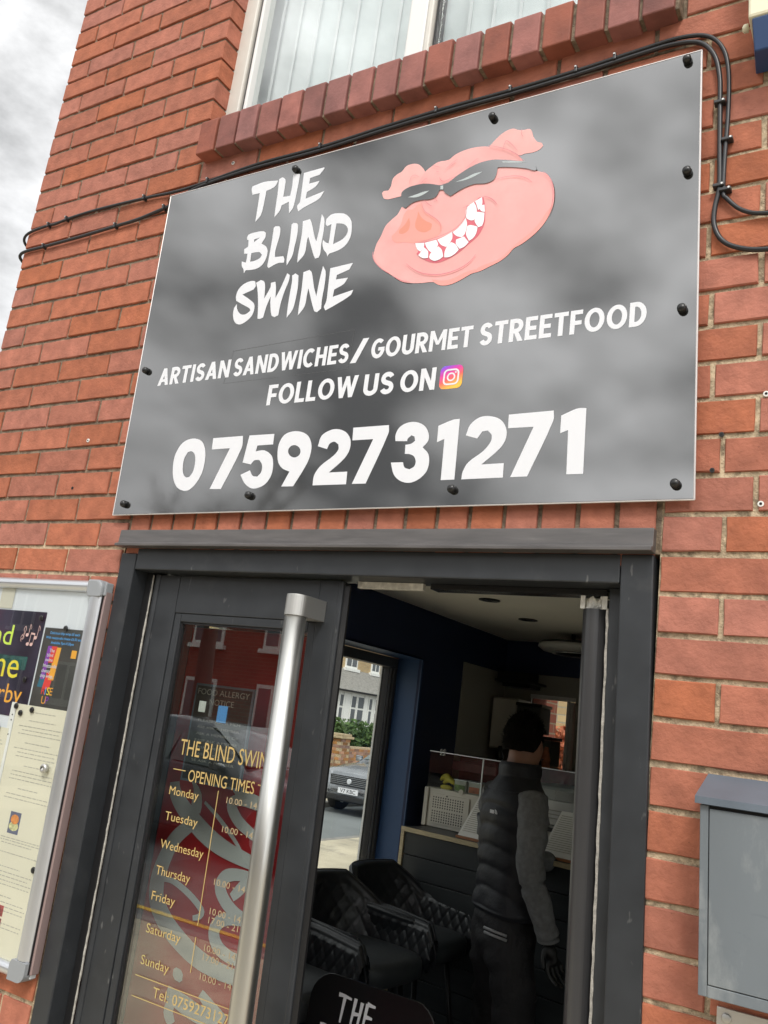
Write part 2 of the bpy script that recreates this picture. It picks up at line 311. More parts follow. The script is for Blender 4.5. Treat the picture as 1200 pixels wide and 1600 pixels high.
    def mesh(s, name, mats, org=(0, 0, 0), smooth=False):
        me = bpy.data.meshes.new(name); o = Vector(org)
        me.from_pydata([tuple(Vector(v)-o) for v in s.v], [], s.f)
        for m in (mats if isinstance(mats, (list, tuple)) else [mats]): me.materials.append(m)
        if len(me.materials) > 1: me.polygons.foreach_set('material_index', s.mi)
        me.validate(); bm = bmesh.new(); bm.from_mesh(me); bmesh.ops.recalc_face_normals(bm, faces=bm.faces); bm.to_mesh(me); bm.free()
        if smooth: me.polygons.foreach_set('use_smooth', [True]*len(me.polygons))
        me.update(); return me
def wpos(o):
    v = Vector((0, 0, 0))
    while o: v = v+Vector(o.location); o = o.parent
    return v
def link(name, me, parent=None, loc=(0, 0, 0)):
    o = bpy.data.objects.new(name, me); col.objects.link(o); o.parent = parent; o.location = loc; return o
def bevel(o, wd=.003, seg=2, ang=40):
    b = o.modifiers.new('bevel', 'BEVEL'); b.width = wd; b.segments = seg; b.limit_method = 'ANGLE'; b.angle_limit = R(ang); return o
def part(name, mb, mats, parent, bev=0, smooth=False, kind=None, label=None, seg=2):
    """child mesh written in world coordinates of an unrotated parent"""
    pw = wpos(parent) if parent else Vector((0, 0, 0)); loc = Vector((0, 0, 0))
    o = link(name, mb.mesh(name, mats, pw, smooth), parent, loc)
    if bev: bevel(o, bev, seg)
    if kind: o['kind'] = kind
    if label: o['label'] = label
    return o
def tag(o, label, cat, group=None, kind=None):
    if label: o['label'] = label
    if cat: o['category'] = cat
    if group: o['group'] = group
    if kind: o['kind'] = kind
    return o
def thing(name, loc, label, cat, group=None, rz=0):
    o = bpy.data.objects.new(name, None); col.objects.link(o); o.location = loc; o.rotation_euler.z = rz; o.empty_display_size = .1
    return tag(o, label, cat, group)
def solo(name, mb, mats, label, cat, group=None, bev=0, smooth=False, kind=None, org=None):
    if org is None:
        n = len(mb.v); org = (sum(v[0] for v in mb.v)/n, sum(v[1] for v in mb.v)/n, min(v[2] for v in mb.v))
    o = link(name, mb.mesh(name, mats, org, smooth), None, org)
    if bev: bevel(o, bev)
    return tag(o, label, cat, group, kind)
def struct(name, mb, mats, bev=0, smooth=False):
    o = link(name, mb.mesh(name, mats, (0, 0, 0), smooth)); o['kind'] = 'structure'
    if bev: bevel(o, bev)
    return o
def copy_tree(o, parent=None):
    c = o.copy(); col.objects.link(c); c.parent = parent
    for ch in [x for x in col.objects if x.parent == o]: copy_tree(ch, c)
    return c
_fc = {}
def text_tris(body, res=3, extra=0.0):
    """built-in font outlines as flat triangles in a unit-cap-height box"""
    key = (body, res, extra)
    if key in _fc: return _fc[key]
    cu = bpy.data.curves.new('t', 'FONT'); cu.body = body; cu.resolution_u = res; cu.offset = extra; cu.fill_mode = 'FRONT'
    ob = bpy.data.objects.new('t', cu); col.objects.link(ob)
    dg = bpy.context.evaluated_depsgraph_get(); me = bpy.data.meshes.new_from_object(ob.evaluated_get(dg))
    vs = [tuple(v.co[:2]) for v in me.vertices]; fs = [tuple(p.vertices) for p in me.polygons]
    bpy.data.objects.remove(ob); bpy.data.meshes.remove(me); _fc[key] = (vs, fs); return _fc[key]
CAP = max(v[1] for v in text_tris('H')[0])
def text(mb, body, x0, z0, h, y, width=None, bold=0.0, slope=0.0, shear=0.0, res=3, face=1, rot=None):
    vs, fs = text_tris(body, res, bold)
    if not vs: return
    mnx = min(v[0] for v in vs); mxx = max(v[0] for v in vs); k = h/CAP; kx = k if width is None else width/(mxx-mnx)
    P = []
    for a, b in vs:
        xx = (a-mnx)*kx+shear*b*k; zz = b*k
        if rot: xx, zz = xx*math.cos(rot)-zz*math.sin(rot), xx*math.sin(rot)+zz*math.cos(rot)
        P.append((x0+xx, y, z0+zz+slope*xx))
    mb.add(P, fs); return (mxx-mnx)*kx
# ---- traced outlines of the printed artwork, metres on the wall plane
TITLE = [[[[1.0337,0.955],[1.0343,0.9656],[1.0756,0.9701],[1.1263,0.9624],[1.1212,0.9484],[1.1108,0.9421],[1.0899,0.9381],[1.0894,0.9012],[1.0852,0.8635],[1.0692,0.8453],[1.0683,0.8883],[1.0664,0.9366],[1.0402,0.9373]],[]],[[[1.1296,0.9552],[1.1295,0.9658],[1.1405,0.9691],[1.1522,0.9585],[1.1548,0.9351],[1.1549,0.9044],[1.1789,0.9023],[1.1801,0.9325],[1.1779,0.9645],[1.1806,0.9701],[1.2007,0.9641],[1.2011,0.9414],[1.1999,0.9071],[1.1968,0.8631],[1.1856,0.8468],[1.1778,0.8839],[1.1542,0.8778],[1.1514,0.8629],[1.1357,0.845],[1.1339,0.8737],[1.1327,0.9193]],[]],[[[1.2138,0.9643],[1.2801,0.9649],[1.2819,0.961],[1.2689,0.9454],[1.2382,0.9427],[1.2383,0.9255],[1.2724,0.9258],[1.2622,0.9112],[1.2354,0.9004],[1.2346,0.8802],[1.2941,0.89],[1.2804,0.8697],[1.2356,0.8545],[1.2169,0.8457],[1.2111,0.8565],[1.2095,0.8654],[1.2173,0.8739],[1.2162,0.9101]],[]],[[[1.0497,0.8013],[1.0528,0.8094],[1.0682,0.8115],[1.104,0.8093],[1.1153,0.8019],[1.1161,0.788],[1.106,0.7708],[1.1239,0.7588],[1.1324,0.7453],[1.1326,0.725],[1.1248,0.7063],[1.1077,0.6959],[1.0846,0.695],[1.0664,0.6975],[1.0615,0.6889],[1.0576,0.7014],[1.0492,0.7132],[1.0462,0.7274],[1.0614,0.7212],[1.0625,0.7347],[1.0616,0.7486],[1.0492,0.7509],[1.0469,0.7651],[1.059,0.7704],[1.0582,0.7837],[1.0566,0.7909],[1.0513,0.7937]],[[[1.0775,0.7895],[1.0968,0.7912],[1.0778,0.7805]],[[1.0756,0.7476],[1.1033,0.7458],[1.1152,0.7351],[1.1093,0.726],[1.0909,0.7209],[1.0772,0.7211]]]],[[[1.1403,0.8118],[1.1452,0.8159],[1.1591,0.813],[1.1648,0.8033],[1.1657,0.7794],[1.1601,0.74],[1.1622,0.7195],[1.1909,0.7168],[1.1966,0.7065],[1.1966,0.6966],[1.1757,0.6987],[1.1473,0.6895],[1.1415,0.6959],[1.1413,0.71],[1.1421,0.7638],[1.1411,0.798]],[]],[[[1.2013,0.8092],[1.2062,0.8133],[1.2199,0.8094],[1.224,0.8011],[1.2265,0.7738],[1.224,0.7377],[1.2215,0.7118],[1.2079,0.6863],[1.2043,0.7051],[1.2048,0.7515],[1.2027,0.7921]],[]],[[[1.2379,0.8116],[1.2613,0.8133],[1.2695,0.7982],[1.2861,0.7552],[1.2941,0.7405],[1.2973,0.7726],[1.2975,0.8022],[1.2981,0.8193],[1.3091,0.803],[1.3128,0.7694],[1.3118,0.7305],[1.3134,0.701],[1.31,0.6904],[1.2995,0.6897],[1.292,0.7018],[1.2656,0.7593],[1.2631,0.7532],[1.2617,0.7108],[1.2423,0.6882],[1.2404,0.7082],[1.2417,0.7508],[1.2411,0.7842]],[]],[[[1.3162,0.7867],[1.3154,0.8017],[1.3296,0.8118],[1.3543,0.8103],[1.3765,0.8016],[1.3952,0.7814],[1.4014,0.7575],[1.4014,0.732],[1.3912,0.7117],[1.3724,0.701],[1.3423,0.6956],[1.3376,0.6884],[1.3344,0.697],[1.322,0.7123],[1.3154,0.7297],[1.3152,0.7412],[1.3258,0.731],[1.3353,0.7265],[1.3356,0.7452],[1.3345,0.7829],[1.3229,0.7788]],[[[1.3505,0.7811],[1.3741,0.7745],[1.3884,0.7602],[1.3893,0.744],[1.3779,0.7303],[1.3501,0.7213],[1.35,0.7423]]]],[[[1.1082,0.6556],[1.1131,0.6415],[1.1072,0.6325],[1.0906,0.6285],[1.0703,0.6234],[1.0997,0.6038],[1.1184,0.5878],[1.1219,0.5708],[1.1162,0.5521],[1.098,0.5383],[1.0797,0.5337],[1.0623,0.5417],[1.051,0.5615],[1.049,0.585],[1.0562,0.5972],[1.062,0.5798],[1.077,0.5643],[1.095,0.5617],[1.1088,0.5695],[1.1054,0.5766],[1.0745,0.5945],[1.052,0.6079],[1.0482,0.6219],[1.0527,0.6414],[1.0694,0.6554],[1.0918,0.6601],[1.1059,0.6577]],[]],[[[1.1121,0.6516],[1.1271,0.6574],[1.14,0.6503],[1.1465,0.6326],[1.1502,0.5992],[1.1649,0.6296],[1.1641,0.6429],[1.1789,0.6437],[1.1842,0.6265],[1.1885,0.5949],[1.2014,0.6236],[1.2143,0.6622],[1.224,0.6556],[1.2241,0.6393],[1.2154,0.6084],[1.2092,0.5739],[1.208,0.5421],[1.1958,0.5387],[1.1853,0.5453],[1.1749,0.5791],[1.1714,0.6024],[1.1627,0.5745],[1.1578,0.5429],[1.147,0.5405],[1.1391,0.5423],[1.1322,0.5857],[1.1211,0.6302]],[]],[[[1.2326,0.6525],[1.2426,0.6572],[1.2536,0.6489],[1.2578,0.6143],[1.2559,0.5668],[1.2518,0.5499],[1.2374,0.5308],[1.2355,0.5508],[1.2348,0.602],[1.2353,0.6342]],[]],[[[1.2681,0.656],[1.2872,0.6591],[1.296,0.6495],[1.3108,0.6056],[1.3226,0.5785],[1.3248,0.6254],[1.3288,0.6629],[1.3399,0.645],[1.3432,0.6097],[1.3421,0.5661],[1.3441,0.5409],[1.3324,0.5327],[1.3229,0.5379],[1.2933,0.6053],[1.292,0.5928],[1.29,0.5553],[1.273,0.532],[1.2718,0.558],[1.2713,0.6089]],[]],[[[1.3532,0.6522],[1.4212,0.655],[1.4132,0.6383],[1.3776,0.629],[1.3762,0.6167],[1.4129,0.6151],[1.4027,0.5998],[1.3758,0.5887],[1.3748,0.5687],[1.4344,0.5785],[1.4283,0.5648],[1.385,0.544],[1.358,0.5336],[1.3517,0.5444],[1.3568,0.5607],[1.3555,0.5983]],[]]]
DIGITS = [[[[0.9359,0.1334],[0.9336,0.1689],[0.9459,0.1988],[0.9653,0.2129],[0.9936,0.2163],[1.0214,0.207],[1.0382,0.1836],[1.0446,0.1535],[1.042,0.1192],[1.0268,0.0903],[1.0083,0.0752],[0.9898,0.0728],[0.9649,0.0824],[0.9468,0.1029]],[[[0.9709,0.1369],[0.9699,0.1621],[0.9787,0.1792],[0.9924,0.181],[1.0059,0.1703],[1.0119,0.1451],[1.0096,0.1229],[0.9999,0.1099],[0.9886,0.1094],[0.9772,0.1192]]]],[[[1.0596,0.2132],[1.1594,0.2134],[1.162,0.1817],[1.1167,0.0741],[1.0788,0.0752],[1.1229,0.1824],[1.0616,0.1823]],[]],[[[1.1808,0.2131],[1.2601,0.2123],[1.2616,0.1848],[1.2124,0.1847],[1.2097,0.1696],[1.2371,0.1705],[1.2629,0.155],[1.2717,0.1335],[1.2716,0.1057],[1.2575,0.083],[1.2341,0.0731],[1.2139,0.0736],[1.1908,0.0875],[1.1733,0.1094],[1.2014,0.1201],[1.2131,0.1055],[1.228,0.1026],[1.2383,0.1139],[1.2373,0.1327],[1.226,0.146],[1.2105,0.1457],[1.201,0.1357],[1.1734,0.1417]],[]],[[[1.2806,0.1565],[1.2796,0.1847],[1.292,0.2075],[1.3182,0.2152],[1.3464,0.211],[1.3676,0.198],[1.3799,0.1743],[1.3795,0.1469],[1.3706,0.1223],[1.3435,0.0744],[1.308,0.075],[1.3256,0.1119],[1.3031,0.1206],[1.2881,0.1351]],[[[1.3494,0.1622],[1.3492,0.1568],[1.3469,0.1523],[1.3426,0.149],[1.3369,0.1474],[1.3304,0.1477],[1.3239,0.1499],[1.3182,0.1537],[1.314,0.1587],[1.3119,0.1642],[1.312,0.1696],[1.3144,0.1742],[1.3187,0.1775],[1.3245,0.179],[1.331,0.1787],[1.3375,0.1764],[1.3431,0.1726],[1.3472,0.1677]]]],[[[1.3988,0.1723],[1.4049,0.198],[1.4264,0.2103],[1.4495,0.212],[1.474,0.2027],[1.4893,0.1838],[1.4912,0.1591],[1.4796,0.1375],[1.4417,0.105],[1.4934,0.1052],[1.4949,0.0746],[1.4003,0.0749],[1.4009,0.1008],[1.4154,0.1226],[1.4477,0.1458],[1.4595,0.1608],[1.4574,0.1735],[1.4443,0.1811],[1.4321,0.1768],[1.4266,0.1635]],[]],[[[1.4928,0.2126],[1.5897,0.2125],[1.5911,0.1925],[1.5479,0.0747],[1.5107,0.075],[1.5522,0.1809],[1.4953,0.1812]],[]],[[[1.6105,0.1868],[1.6178,0.2042],[1.6358,0.2141],[1.6597,0.2147],[1.6823,0.2042],[1.695,0.1858],[1.6963,0.1683],[1.6842,0.1538],[1.7002,0.1378],[1.705,0.1183],[1.7008,0.0971],[1.6845,0.0806],[1.6622,0.0728],[1.6379,0.0779],[1.6189,0.0938],[1.6076,0.1218],[1.639,0.1213],[1.6445,0.1089],[1.658,0.104],[1.6689,0.1104],[1.6711,0.122],[1.6648,0.134],[1.6532,0.1394],[1.6411,0.1408],[1.6396,0.162],[1.6546,0.1642],[1.6632,0.1703],[1.6604,0.1806],[1.6519,0.1838],[1.6434,0.1759],[1.6427,0.1706],[1.6126,0.1724]],[]],[[[1.7175,0.2018],[1.7526,0.2136],[1.7683,0.2142],[1.7711,0.0764],[1.7385,0.0762],[1.736,0.1703],[1.7186,0.1635]],[]],[[[1.7871,0.1748],[1.7945,0.1985],[1.8148,0.2141],[1.8385,0.2153],[1.863,0.2063],[1.8785,0.1864],[1.8808,0.1635],[1.8695,0.1415],[1.8306,0.1076],[1.8813,0.1082],[1.8823,0.0769],[1.7874,0.0762],[1.7889,0.0936],[1.7997,0.1139],[1.8317,0.1373],[1.8467,0.1573],[1.8474,0.1718],[1.8376,0.1829],[1.8248,0.1817],[1.8148,0.1663]],[]],[[[1.882,0.2154],[1.9804,0.2167],[1.981,0.1944],[1.9353,0.0774],[1.8984,0.0772],[1.9398,0.1843],[1.8833,0.1849]],[]],[[[1.9972,0.2045],[2.0301,0.2172],[2.0485,0.2165],[2.0517,0.0785],[2.0176,0.0787],[2.0141,0.1724],[1.9979,0.1663]],[]]]
PIG = [["ear",[[1.7659,0.8983],[1.7818,0.9147],[1.7989,0.9273],[1.8212,0.9318],[1.8355,0.9243],[1.847,0.9201],[1.865,0.9184],[1.8716,0.9083],[1.8759,0.8946],[1.8861,0.8788],[1.8975,0.8723],[1.9017,0.8636],[1.8946,0.856],[1.8775,0.8524],[1.8576,0.8543],[1.8467,0.8524],[1.8322,0.8644],[1.8037,0.8793],[1.7845,0.8884]]],["ear",[[1.4789,0.8397],[1.4835,0.8448],[1.497,0.8432],[1.5032,0.8547],[1.5056,0.8749],[1.5173,0.885],[1.5297,0.8897],[1.541,0.9025],[1.5589,0.9041],[1.5749,0.899],[1.5865,0.8883],[1.5957,0.8757],[1.6,0.8619],[1.5917,0.8487],[1.5781,0.8368],[1.5584,0.8313],[1.5447,0.8192],[1.519,0.8175],[1.5007,0.8176],[1.4866,0.8234]]],["head",[[1.5676,0.8393],[1.5819,0.846],[1.5964,0.8705],[1.6126,0.8817],[1.6314,0.8906],[1.6611,0.8895],[1.6746,0.8986],[1.6981,0.905],[1.7266,0.9059],[1.7554,0.9011],[1.7891,0.8881],[1.8179,0.8731],[1.8422,0.8536],[1.8548,0.8369],[1.8654,0.8175],[1.893,0.7997],[1.9087,0.7925],[1.9225,0.7798],[1.9325,0.7612],[1.9387,0.7367],[1.9392,0.7048],[1.9311,0.6772],[1.9164,0.6533],[1.897,0.6347],[1.8729,0.6192],[1.8543,0.6116],[1.8427,0.598],[1.8243,0.5855],[1.7988,0.5765],[1.7773,0.569],[1.7551,0.566],[1.7291,0.5544],[1.7022,0.5474],[1.6785,0.55],[1.6605,0.5614],[1.6289,0.5643],[1.599,0.5693],[1.5704,0.5789],[1.5396,0.6011],[1.5111,0.6208],[1.4898,0.6419],[1.4801,0.6611],[1.4802,0.6711],[1.4845,0.6954],[1.4945,0.716],[1.5038,0.7419],[1.5222,0.7582],[1.534,0.7668],[1.5441,0.7863],[1.5564,0.7785],[1.568,0.7986]]],["shade",[[1.9392,0.7048],[1.9311,0.6772],[1.9164,0.6533],[1.897,0.6347],[1.8729,0.6192],[1.8543,0.6116],[1.8427,0.598],[1.8243,0.5855],[1.7988,0.5765],[1.7773,0.569],[1.7639,0.5686],[1.7717,0.5791],[1.7891,0.5842],[1.8236,0.5925],[1.8437,0.6091],[1.8638,0.6256],[1.8919,0.6448],[1.9112,0.6656],[1.9259,0.6896]]],["shade",[[1.7551,0.566],[1.7291,0.5544],[1.7022,0.5474],[1.6785,0.55],[1.6605,0.5614],[1.6547,0.5694],[1.6817,0.5615],[1.7097,0.5623],[1.7363,0.5716],[1.7631,0.5761],[1.7726,0.5707]]],["snout",[[1.5767,0.7715],[1.5902,0.7835],[1.6002,0.7837],[1.6109,0.7589],[1.6303,0.7424],[1.6519,0.7255],[1.6637,0.7084],[1.6634,0.6916],[1.6525,0.6817],[1.6289,0.6767],[1.5945,0.6762],[1.5632,0.6848],[1.5453,0.6859],[1.53,0.6964],[1.5266,0.7095],[1.538,0.7197],[1.5483,0.7376],[1.5526,0.7617],[1.5636,0.7744]]],["nostril",[[1.5694,0.7506],[1.5744,0.7321],[1.5717,0.7153],[1.5575,0.7083],[1.5468,0.7119],[1.5456,0.7206],[1.5592,0.7328]]],["nostril",[[1.5929,0.7629],[1.6027,0.7459],[1.6196,0.7299],[1.6357,0.7192],[1.6351,0.7046],[1.621,0.7002],[1.6029,0.7064],[1.5913,0.7186],[1.5893,0.7339],[1.5924,0.7481]]],["gum",[[1.5945,0.6762],[1.6195,0.6738],[1.6535,0.6743],[1.6951,0.6851],[1.7166,0.7021],[1.7288,0.7186],[1.7254,0.7482],[1.7434,0.7537],[1.7539,0.7633],[1.7656,0.7621],[1.7713,0.7426],[1.7748,0.7181],[1.7756,0.6897],[1.7627,0.6619],[1.7417,0.645],[1.7161,0.6264],[1.6894,0.615],[1.6614,0.6107],[1.6362,0.62],[1.6174,0.6331],[1.6035,0.6453],[1.6076,0.6518]]],["tooth",[[1.596,0.6756],[1.6221,0.6716],[1.6214,0.6592],[1.6146,0.6491],[1.6042,0.6579]]],["tooth",[[1.6232,0.6713],[1.6539,0.6732],[1.6602,0.6584],[1.6518,0.6443],[1.643,0.6426],[1.6296,0.6576]]],["tooth",[[1.6562,0.6728],[1.6747,0.6781],[1.6938,0.6866],[1.6963,0.6693],[1.6907,0.657],[1.6828,0.6484],[1.6683,0.6568]]],["tooth",[[1.6962,0.685],[1.7105,0.6956],[1.7257,0.7159],[1.7311,0.698],[1.7283,0.674],[1.7215,0.6664],[1.7089,0.6712],[1.699,0.6799]]],["tooth",[[1.7258,0.7441],[1.7423,0.754],[1.7505,0.7386],[1.7528,0.7179],[1.7476,0.7056],[1.74,0.7062],[1.7267,0.7168]]],["tooth",[[1.7454,0.7556],[1.762,0.7626],[1.7648,0.7467],[1.7618,0.7339],[1.7558,0.7296],[1.7511,0.743]]],["tooth",[[1.7708,0.7408],[1.7739,0.7211],[1.7661,0.724],[1.7607,0.7308],[1.7626,0.7404]]],["tooth",[[1.7541,0.7255],[1.7731,0.7191],[1.7735,0.6957],[1.7703,0.6853],[1.7619,0.6837],[1.7517,0.6981],[1.7496,0.7075]]],["tooth",[[1.7327,0.6932],[1.7414,0.6936],[1.7596,0.6853],[1.758,0.6702],[1.7518,0.6582],[1.7416,0.6525],[1.7319,0.671]]],["tooth",[[1.7077,0.6625],[1.727,0.6665],[1.7409,0.6493],[1.7322,0.64],[1.7196,0.6358],[1.7079,0.6513]]],["tooth",[[1.6949,0.6584],[1.7069,0.6504],[1.7176,0.6339],[1.7078,0.6247],[1.6952,0.6194],[1.6817,0.6207],[1.6809,0.6365],[1.6869,0.651]]],["tooth",[[1.662,0.6536],[1.6723,0.6426],[1.6787,0.6235],[1.6687,0.6176],[1.6553,0.6167],[1.6415,0.6271],[1.6434,0.6391],[1.6539,0.6461]]],["tooth",[[1.6225,0.659],[1.6358,0.6451],[1.638,0.6277],[1.6241,0.6292],[1.6101,0.6397],[1.617,0.6487]]],["glass",[[1.5386,0.8257],[1.5478,0.8338],[1.5677,0.8382],[1.5983,0.837],[1.6241,0.8298],[1.6449,0.8218],[1.6595,0.8223],[1.669,0.824],[1.6869,0.8355],[1.7141,0.8485],[1.746,0.8577],[1.7785,0.8576],[1.8019,0.852],[1.8344,0.8412],[1.8619,0.8312],[1.8848,0.8197],[1.8927,0.8035],[1.8886,0.8008],[1.8681,0.8116],[1.8408,0.8214],[1.8086,0.8305],[1.7947,0.833],[1.793,0.8142],[1.7866,0.8013],[1.7664,0.7975],[1.7381,0.8024],[1.7058,0.7964],[1.6786,0.7841],[1.6626,0.7967],[1.6566,0.8056],[1.6466,0.8079],[1.6387,0.7924],[1.6245,0.7882],[1.5992,0.7915],[1.5743,0.7896],[1.5564,0.7785],[1.5464,0.7883],[1.5415,0.8046]]],["glint",[[1.559,0.8082],[1.5826,0.8028],[1.6023,0.8058],[1.6178,0.8132],[1.6013,0.8136],[1.5766,0.8103]]],["glint",[[1.6863,0.8198],[1.7126,0.8193],[1.7357,0.8234],[1.7572,0.8313],[1.7349,0.831],[1.7121,0.8243]]],["glint",[[1.8048,0.846],[1.8438,0.8364],[1.8666,0.8281],[1.8442,0.8325],[1.8051,0.843]]],["glint",[[1.6476,0.8191],[1.6551,0.8183],[1.6564,0.8071],[1.6489,0.8089]]]]
PIGLINES = [[0.0022,[[1.5792,0.6232],[1.599,0.6052],[1.6257,0.5885],[1.6656,0.5769],[1.7032,0.5774],[1.7346,0.5857],[1.7558,0.6004],[1.7635,0.6128]]],[0.0016,[[1.7655,0.7631],[1.7846,0.7549],[1.7972,0.7425],[1.8041,0.7319]]],[0.0014,[[1.7913,0.8001],[1.8114,0.8024],[1.8339,0.8002],[1.8566,0.7937],[1.8752,0.7821],[1.8849,0.7704]]],[0.0014,[[1.6421,0.844],[1.6462,0.8345],[1.6563,0.828],[1.6682,0.8301],[1.6869,0.8355]]],[0.001,[[1.6548,0.8609],[1.668,0.8727],[1.6862,0.883]]],[0.001,[[1.664,0.8651],[1.6822,0.8755]]],[0.001,[[1.7092,0.8497],[1.7355,0.8677],[1.7422,0.871]]],[0.0012,[[1.6343,0.7884],[1.6455,0.7769]]],[0.0012,[[1.6069,0.7897],[1.6242,0.7709],[1.6321,0.7666]]],[0.001,[[1.5593,0.8438],[1.5594,0.8617],[1.5686,0.8697],[1.5854,0.8579]]],[0.001,[[1.6176,0.8814],[1.628,0.8778],[1.6413,0.8709]]],[0.001,[[1.6298,0.8637],[1.6404,0.858]]],[0.0014,[[1.5945,0.6762],[1.6389,0.6748],[1.6951,0.6851],[1.7188,0.704],[1.7282,0.7235],[1.7264,0.748]]],[0.001,[[1.7166,0.7429],[1.735,0.746]]],[0.0012,[[1.6002,0.7837],[1.6109,0.7589],[1.6303,0.7424],[1.6519,0.7255],[1.6637,0.7084],[1.6634,0.6916]]],[0.0012,[[1.8037,0.8793],[1.8069,0.8931],[1.8105,0.9019],[1.8308,0.8793],[1.8411,0.8645]]],[0.001,[[1.847,0.9201],[1.8458,0.9092],[1.8522,0.8977]]],[0.001,[[1.5908,0.8363],[1.6017,0.8488],[1.6093,0.8485]]],[0.0016,[[1.5396,0.6011],[1.5111,0.6208],[1.4898,0.6419],[1.4801,0.6611],[1.4798,0.6737]]],[0.0016,[[1.599,0.5693],[1.5704,0.5789],[1.5453,0.5962]]],[0.0014,[[1.8618,0.8327],[1.8548,0.8369],[1.8422,0.8536],[1.8179,0.8731],[1.7891,0.8881],[1.7649,0.8985]]],[0.0014,[[1.9087,0.7925],[1.9225,0.7798],[1.9325,0.7612],[1.9387,0.7367],[1.9392,0.7048],[1.9311,0.6772]]]]
SWIRL = [["poly",[[0.8724,-0.6565],[0.9178,-0.6865],[0.9301,-0.7252],[0.9271,-0.7525],[0.8956,-0.7396],[0.8883,-0.7227],[0.8954,-0.6989]]],["rib",0.034,[[0.8158,-0.6784],[0.8268,-0.7091],[0.8679,-0.744],[0.9271,-0.7792],[0.9826,-0.805],[1.0469,-0.8238],[1.1311,-0.8379]]],["rib",0.008,[[0.9371,-0.7151],[0.9936,-0.7462],[1.0501,-0.7846],[1.0928,-0.8197]]],["rib",0.036,[[0.8968,-0.7843],[0.8551,-0.8227],[0.8298,-0.8763],[0.8161,-0.9366],[0.8271,-0.9914],[0.8701,-1.0341],[0.9286,-1.0678],[0.9957,-1.0937],[1.0632,-1.1061],[1.1436,-1.1104]]],["rib",0.012,[[0.8192,-0.936],[0.8693,-0.9306],[0.9373,-0.9517],[0.9867,-0.9796],[0.9847,-0.9968],[0.9626,-1.0058]]],["rib",0.024,[[1.1323,-0.871],[1.0814,-0.8745],[1.049,-0.8871],[1.0386,-0.9144],[1.0615,-0.9432],[1.1007,-0.9639],[1.1482,-0.974]]],["rib",0.02,[[1.082,-0.9307],[1.11,-0.9002],[1.1323,-0.871]]],["rib",0.024,[[1.1375,-0.9764],[1.0817,-0.9823],[1.0506,-0.9992],[1.042,-1.0258],[1.0629,-1.0537],[1.1063,-1.0679],[1.1568,-1.0679]]],["rib",0.02,[[1.035,-0.6603],[1.0684,-0.6774],[1.1284,-0.6857]]],["rib",0.022,[[1.131,-0.6982],[1.0654,-0.691],[1.0376,-0.6997],[1.0384,-0.7171],[1.0648,-0.7433],[1.1039,-0.7626],[1.1477,-0.7804]]],["rib",0.03,[[0.9173,-1.1946],[0.9688,-1.2059],[1.031,-1.2177],[1.1011,-1.2227]]],["rib",0.022,[[0.9527,-1.2622],[0.9347,-1.2389],[0.9404,-1.2131]]],["rib",0.02,[[1.0314,-1.1699],[1.0712,-1.1915],[1.1207,-1.2097]]],["poly",[[0.9288,-1.1301],[0.9633,-1.1342],[0.9647,-1.1644],[0.9298,-1.1587]]]]
# ------------------------------------------------------------------ ground, roads
PAV, ROAD = -2.15, -2.25
g = MB(); g.box(-260, 260, -260, 260, -2.6, -2.262); struct('ground', g, M['dirt'])
g = MB(); g.box(-4.42, 60, -9.6, -3.75, -2.26, ROAD); struct('front_road', g, M['asphalt'])
g = MB(); g.box(-7.25, -4.42, -9.6, 60, -2.26, ROAD); struct('side_road', g, M['sideroad'])
g = MB(); g.box(-4.3, 60, -3.63, 5.5, -2.26, PAV).box(-4.3, -0.001, 5.5, 60, -2.26, PAV); struct('pavement', g, M['paving'])
g = MB(); g.box(-9.3, -7.37, -9.6, 60, -2.26, PAV); struct('far_pavement', g, M['paving'])
g = MB(); g.box(-60, 60, -12.4, -9.72, -2.26, PAV); struct('opposite_pavement', g, M['paving'])
g = MB(); g.box(-4.42, -4.3, -3.75, 60, -2.26, PAV+.004).box(-4.3, 60, -3.75, -3.63, -2.26, PAV+.004).box(-7.37, -7.25, -9.6, 60, -2.26, PAV+.004).box(-60, 60, -9.72, -9.6, -2.26, PAV+.004)
struct('kerb', g, M['kerb'], bev=.012)
g = MB()
for y in (-4.05, -4.27): g.box(-3.9, 40, y, y+.075, ROAD, ROAD+.005)
struct('yellow_line', g, M['yline'])

# ------------------------------------------------------------------ front brick wall
wall = thing('brick_wall', (0, 0, PAV), 'red brick front wall of the corner shop in stretcher bond with sandy mortar', 'wall')
JR = .0065                                   # mortar set back behind the brick faces
DX0, DX1, DZT = .79, 2.197, -.075            # doorway
FWX0, FWX1, FWZ0, FWZ1 = 3.25, 5.35, -1.5, -.15   # unseen window opening, added to let daylight into the shop
WX0, WX1, WZ0 = .7875, 2.2, 1.235            # upstairs window
mb = MB()                                    # mortar body: rectangles round the two openings, then inner leaf
for (x0, x1, z0, z1) in ((.004, DX0-.004, PAV, -.05), (.004, DX0-.004, -.05, 1.2), (DX1+.004, FWX0, PAV, 1.2), (FWX1, 6.0, PAV, 1.2), (FWX0, FWX1, PAV, FWZ0), (FWX0, FWX1, FWZ1, 1.2), (DX0-.004, DX1+.004, DZT, 1.2),
                         (.004, WX0-.012, 1.2, 3.4), (WX1+.012, 6.0, 1.2, 3.4), (WX0-.012, WX1+.012, 2.5, 3.4)):
    mb.m = 1 if (z0 > -.1 and x1 < 2.4) else 0; mb.box(x0, x1, JR, .1, z0, z1)
part('mortar', mb, [M['mortar'], M['mortar_old']], wall)
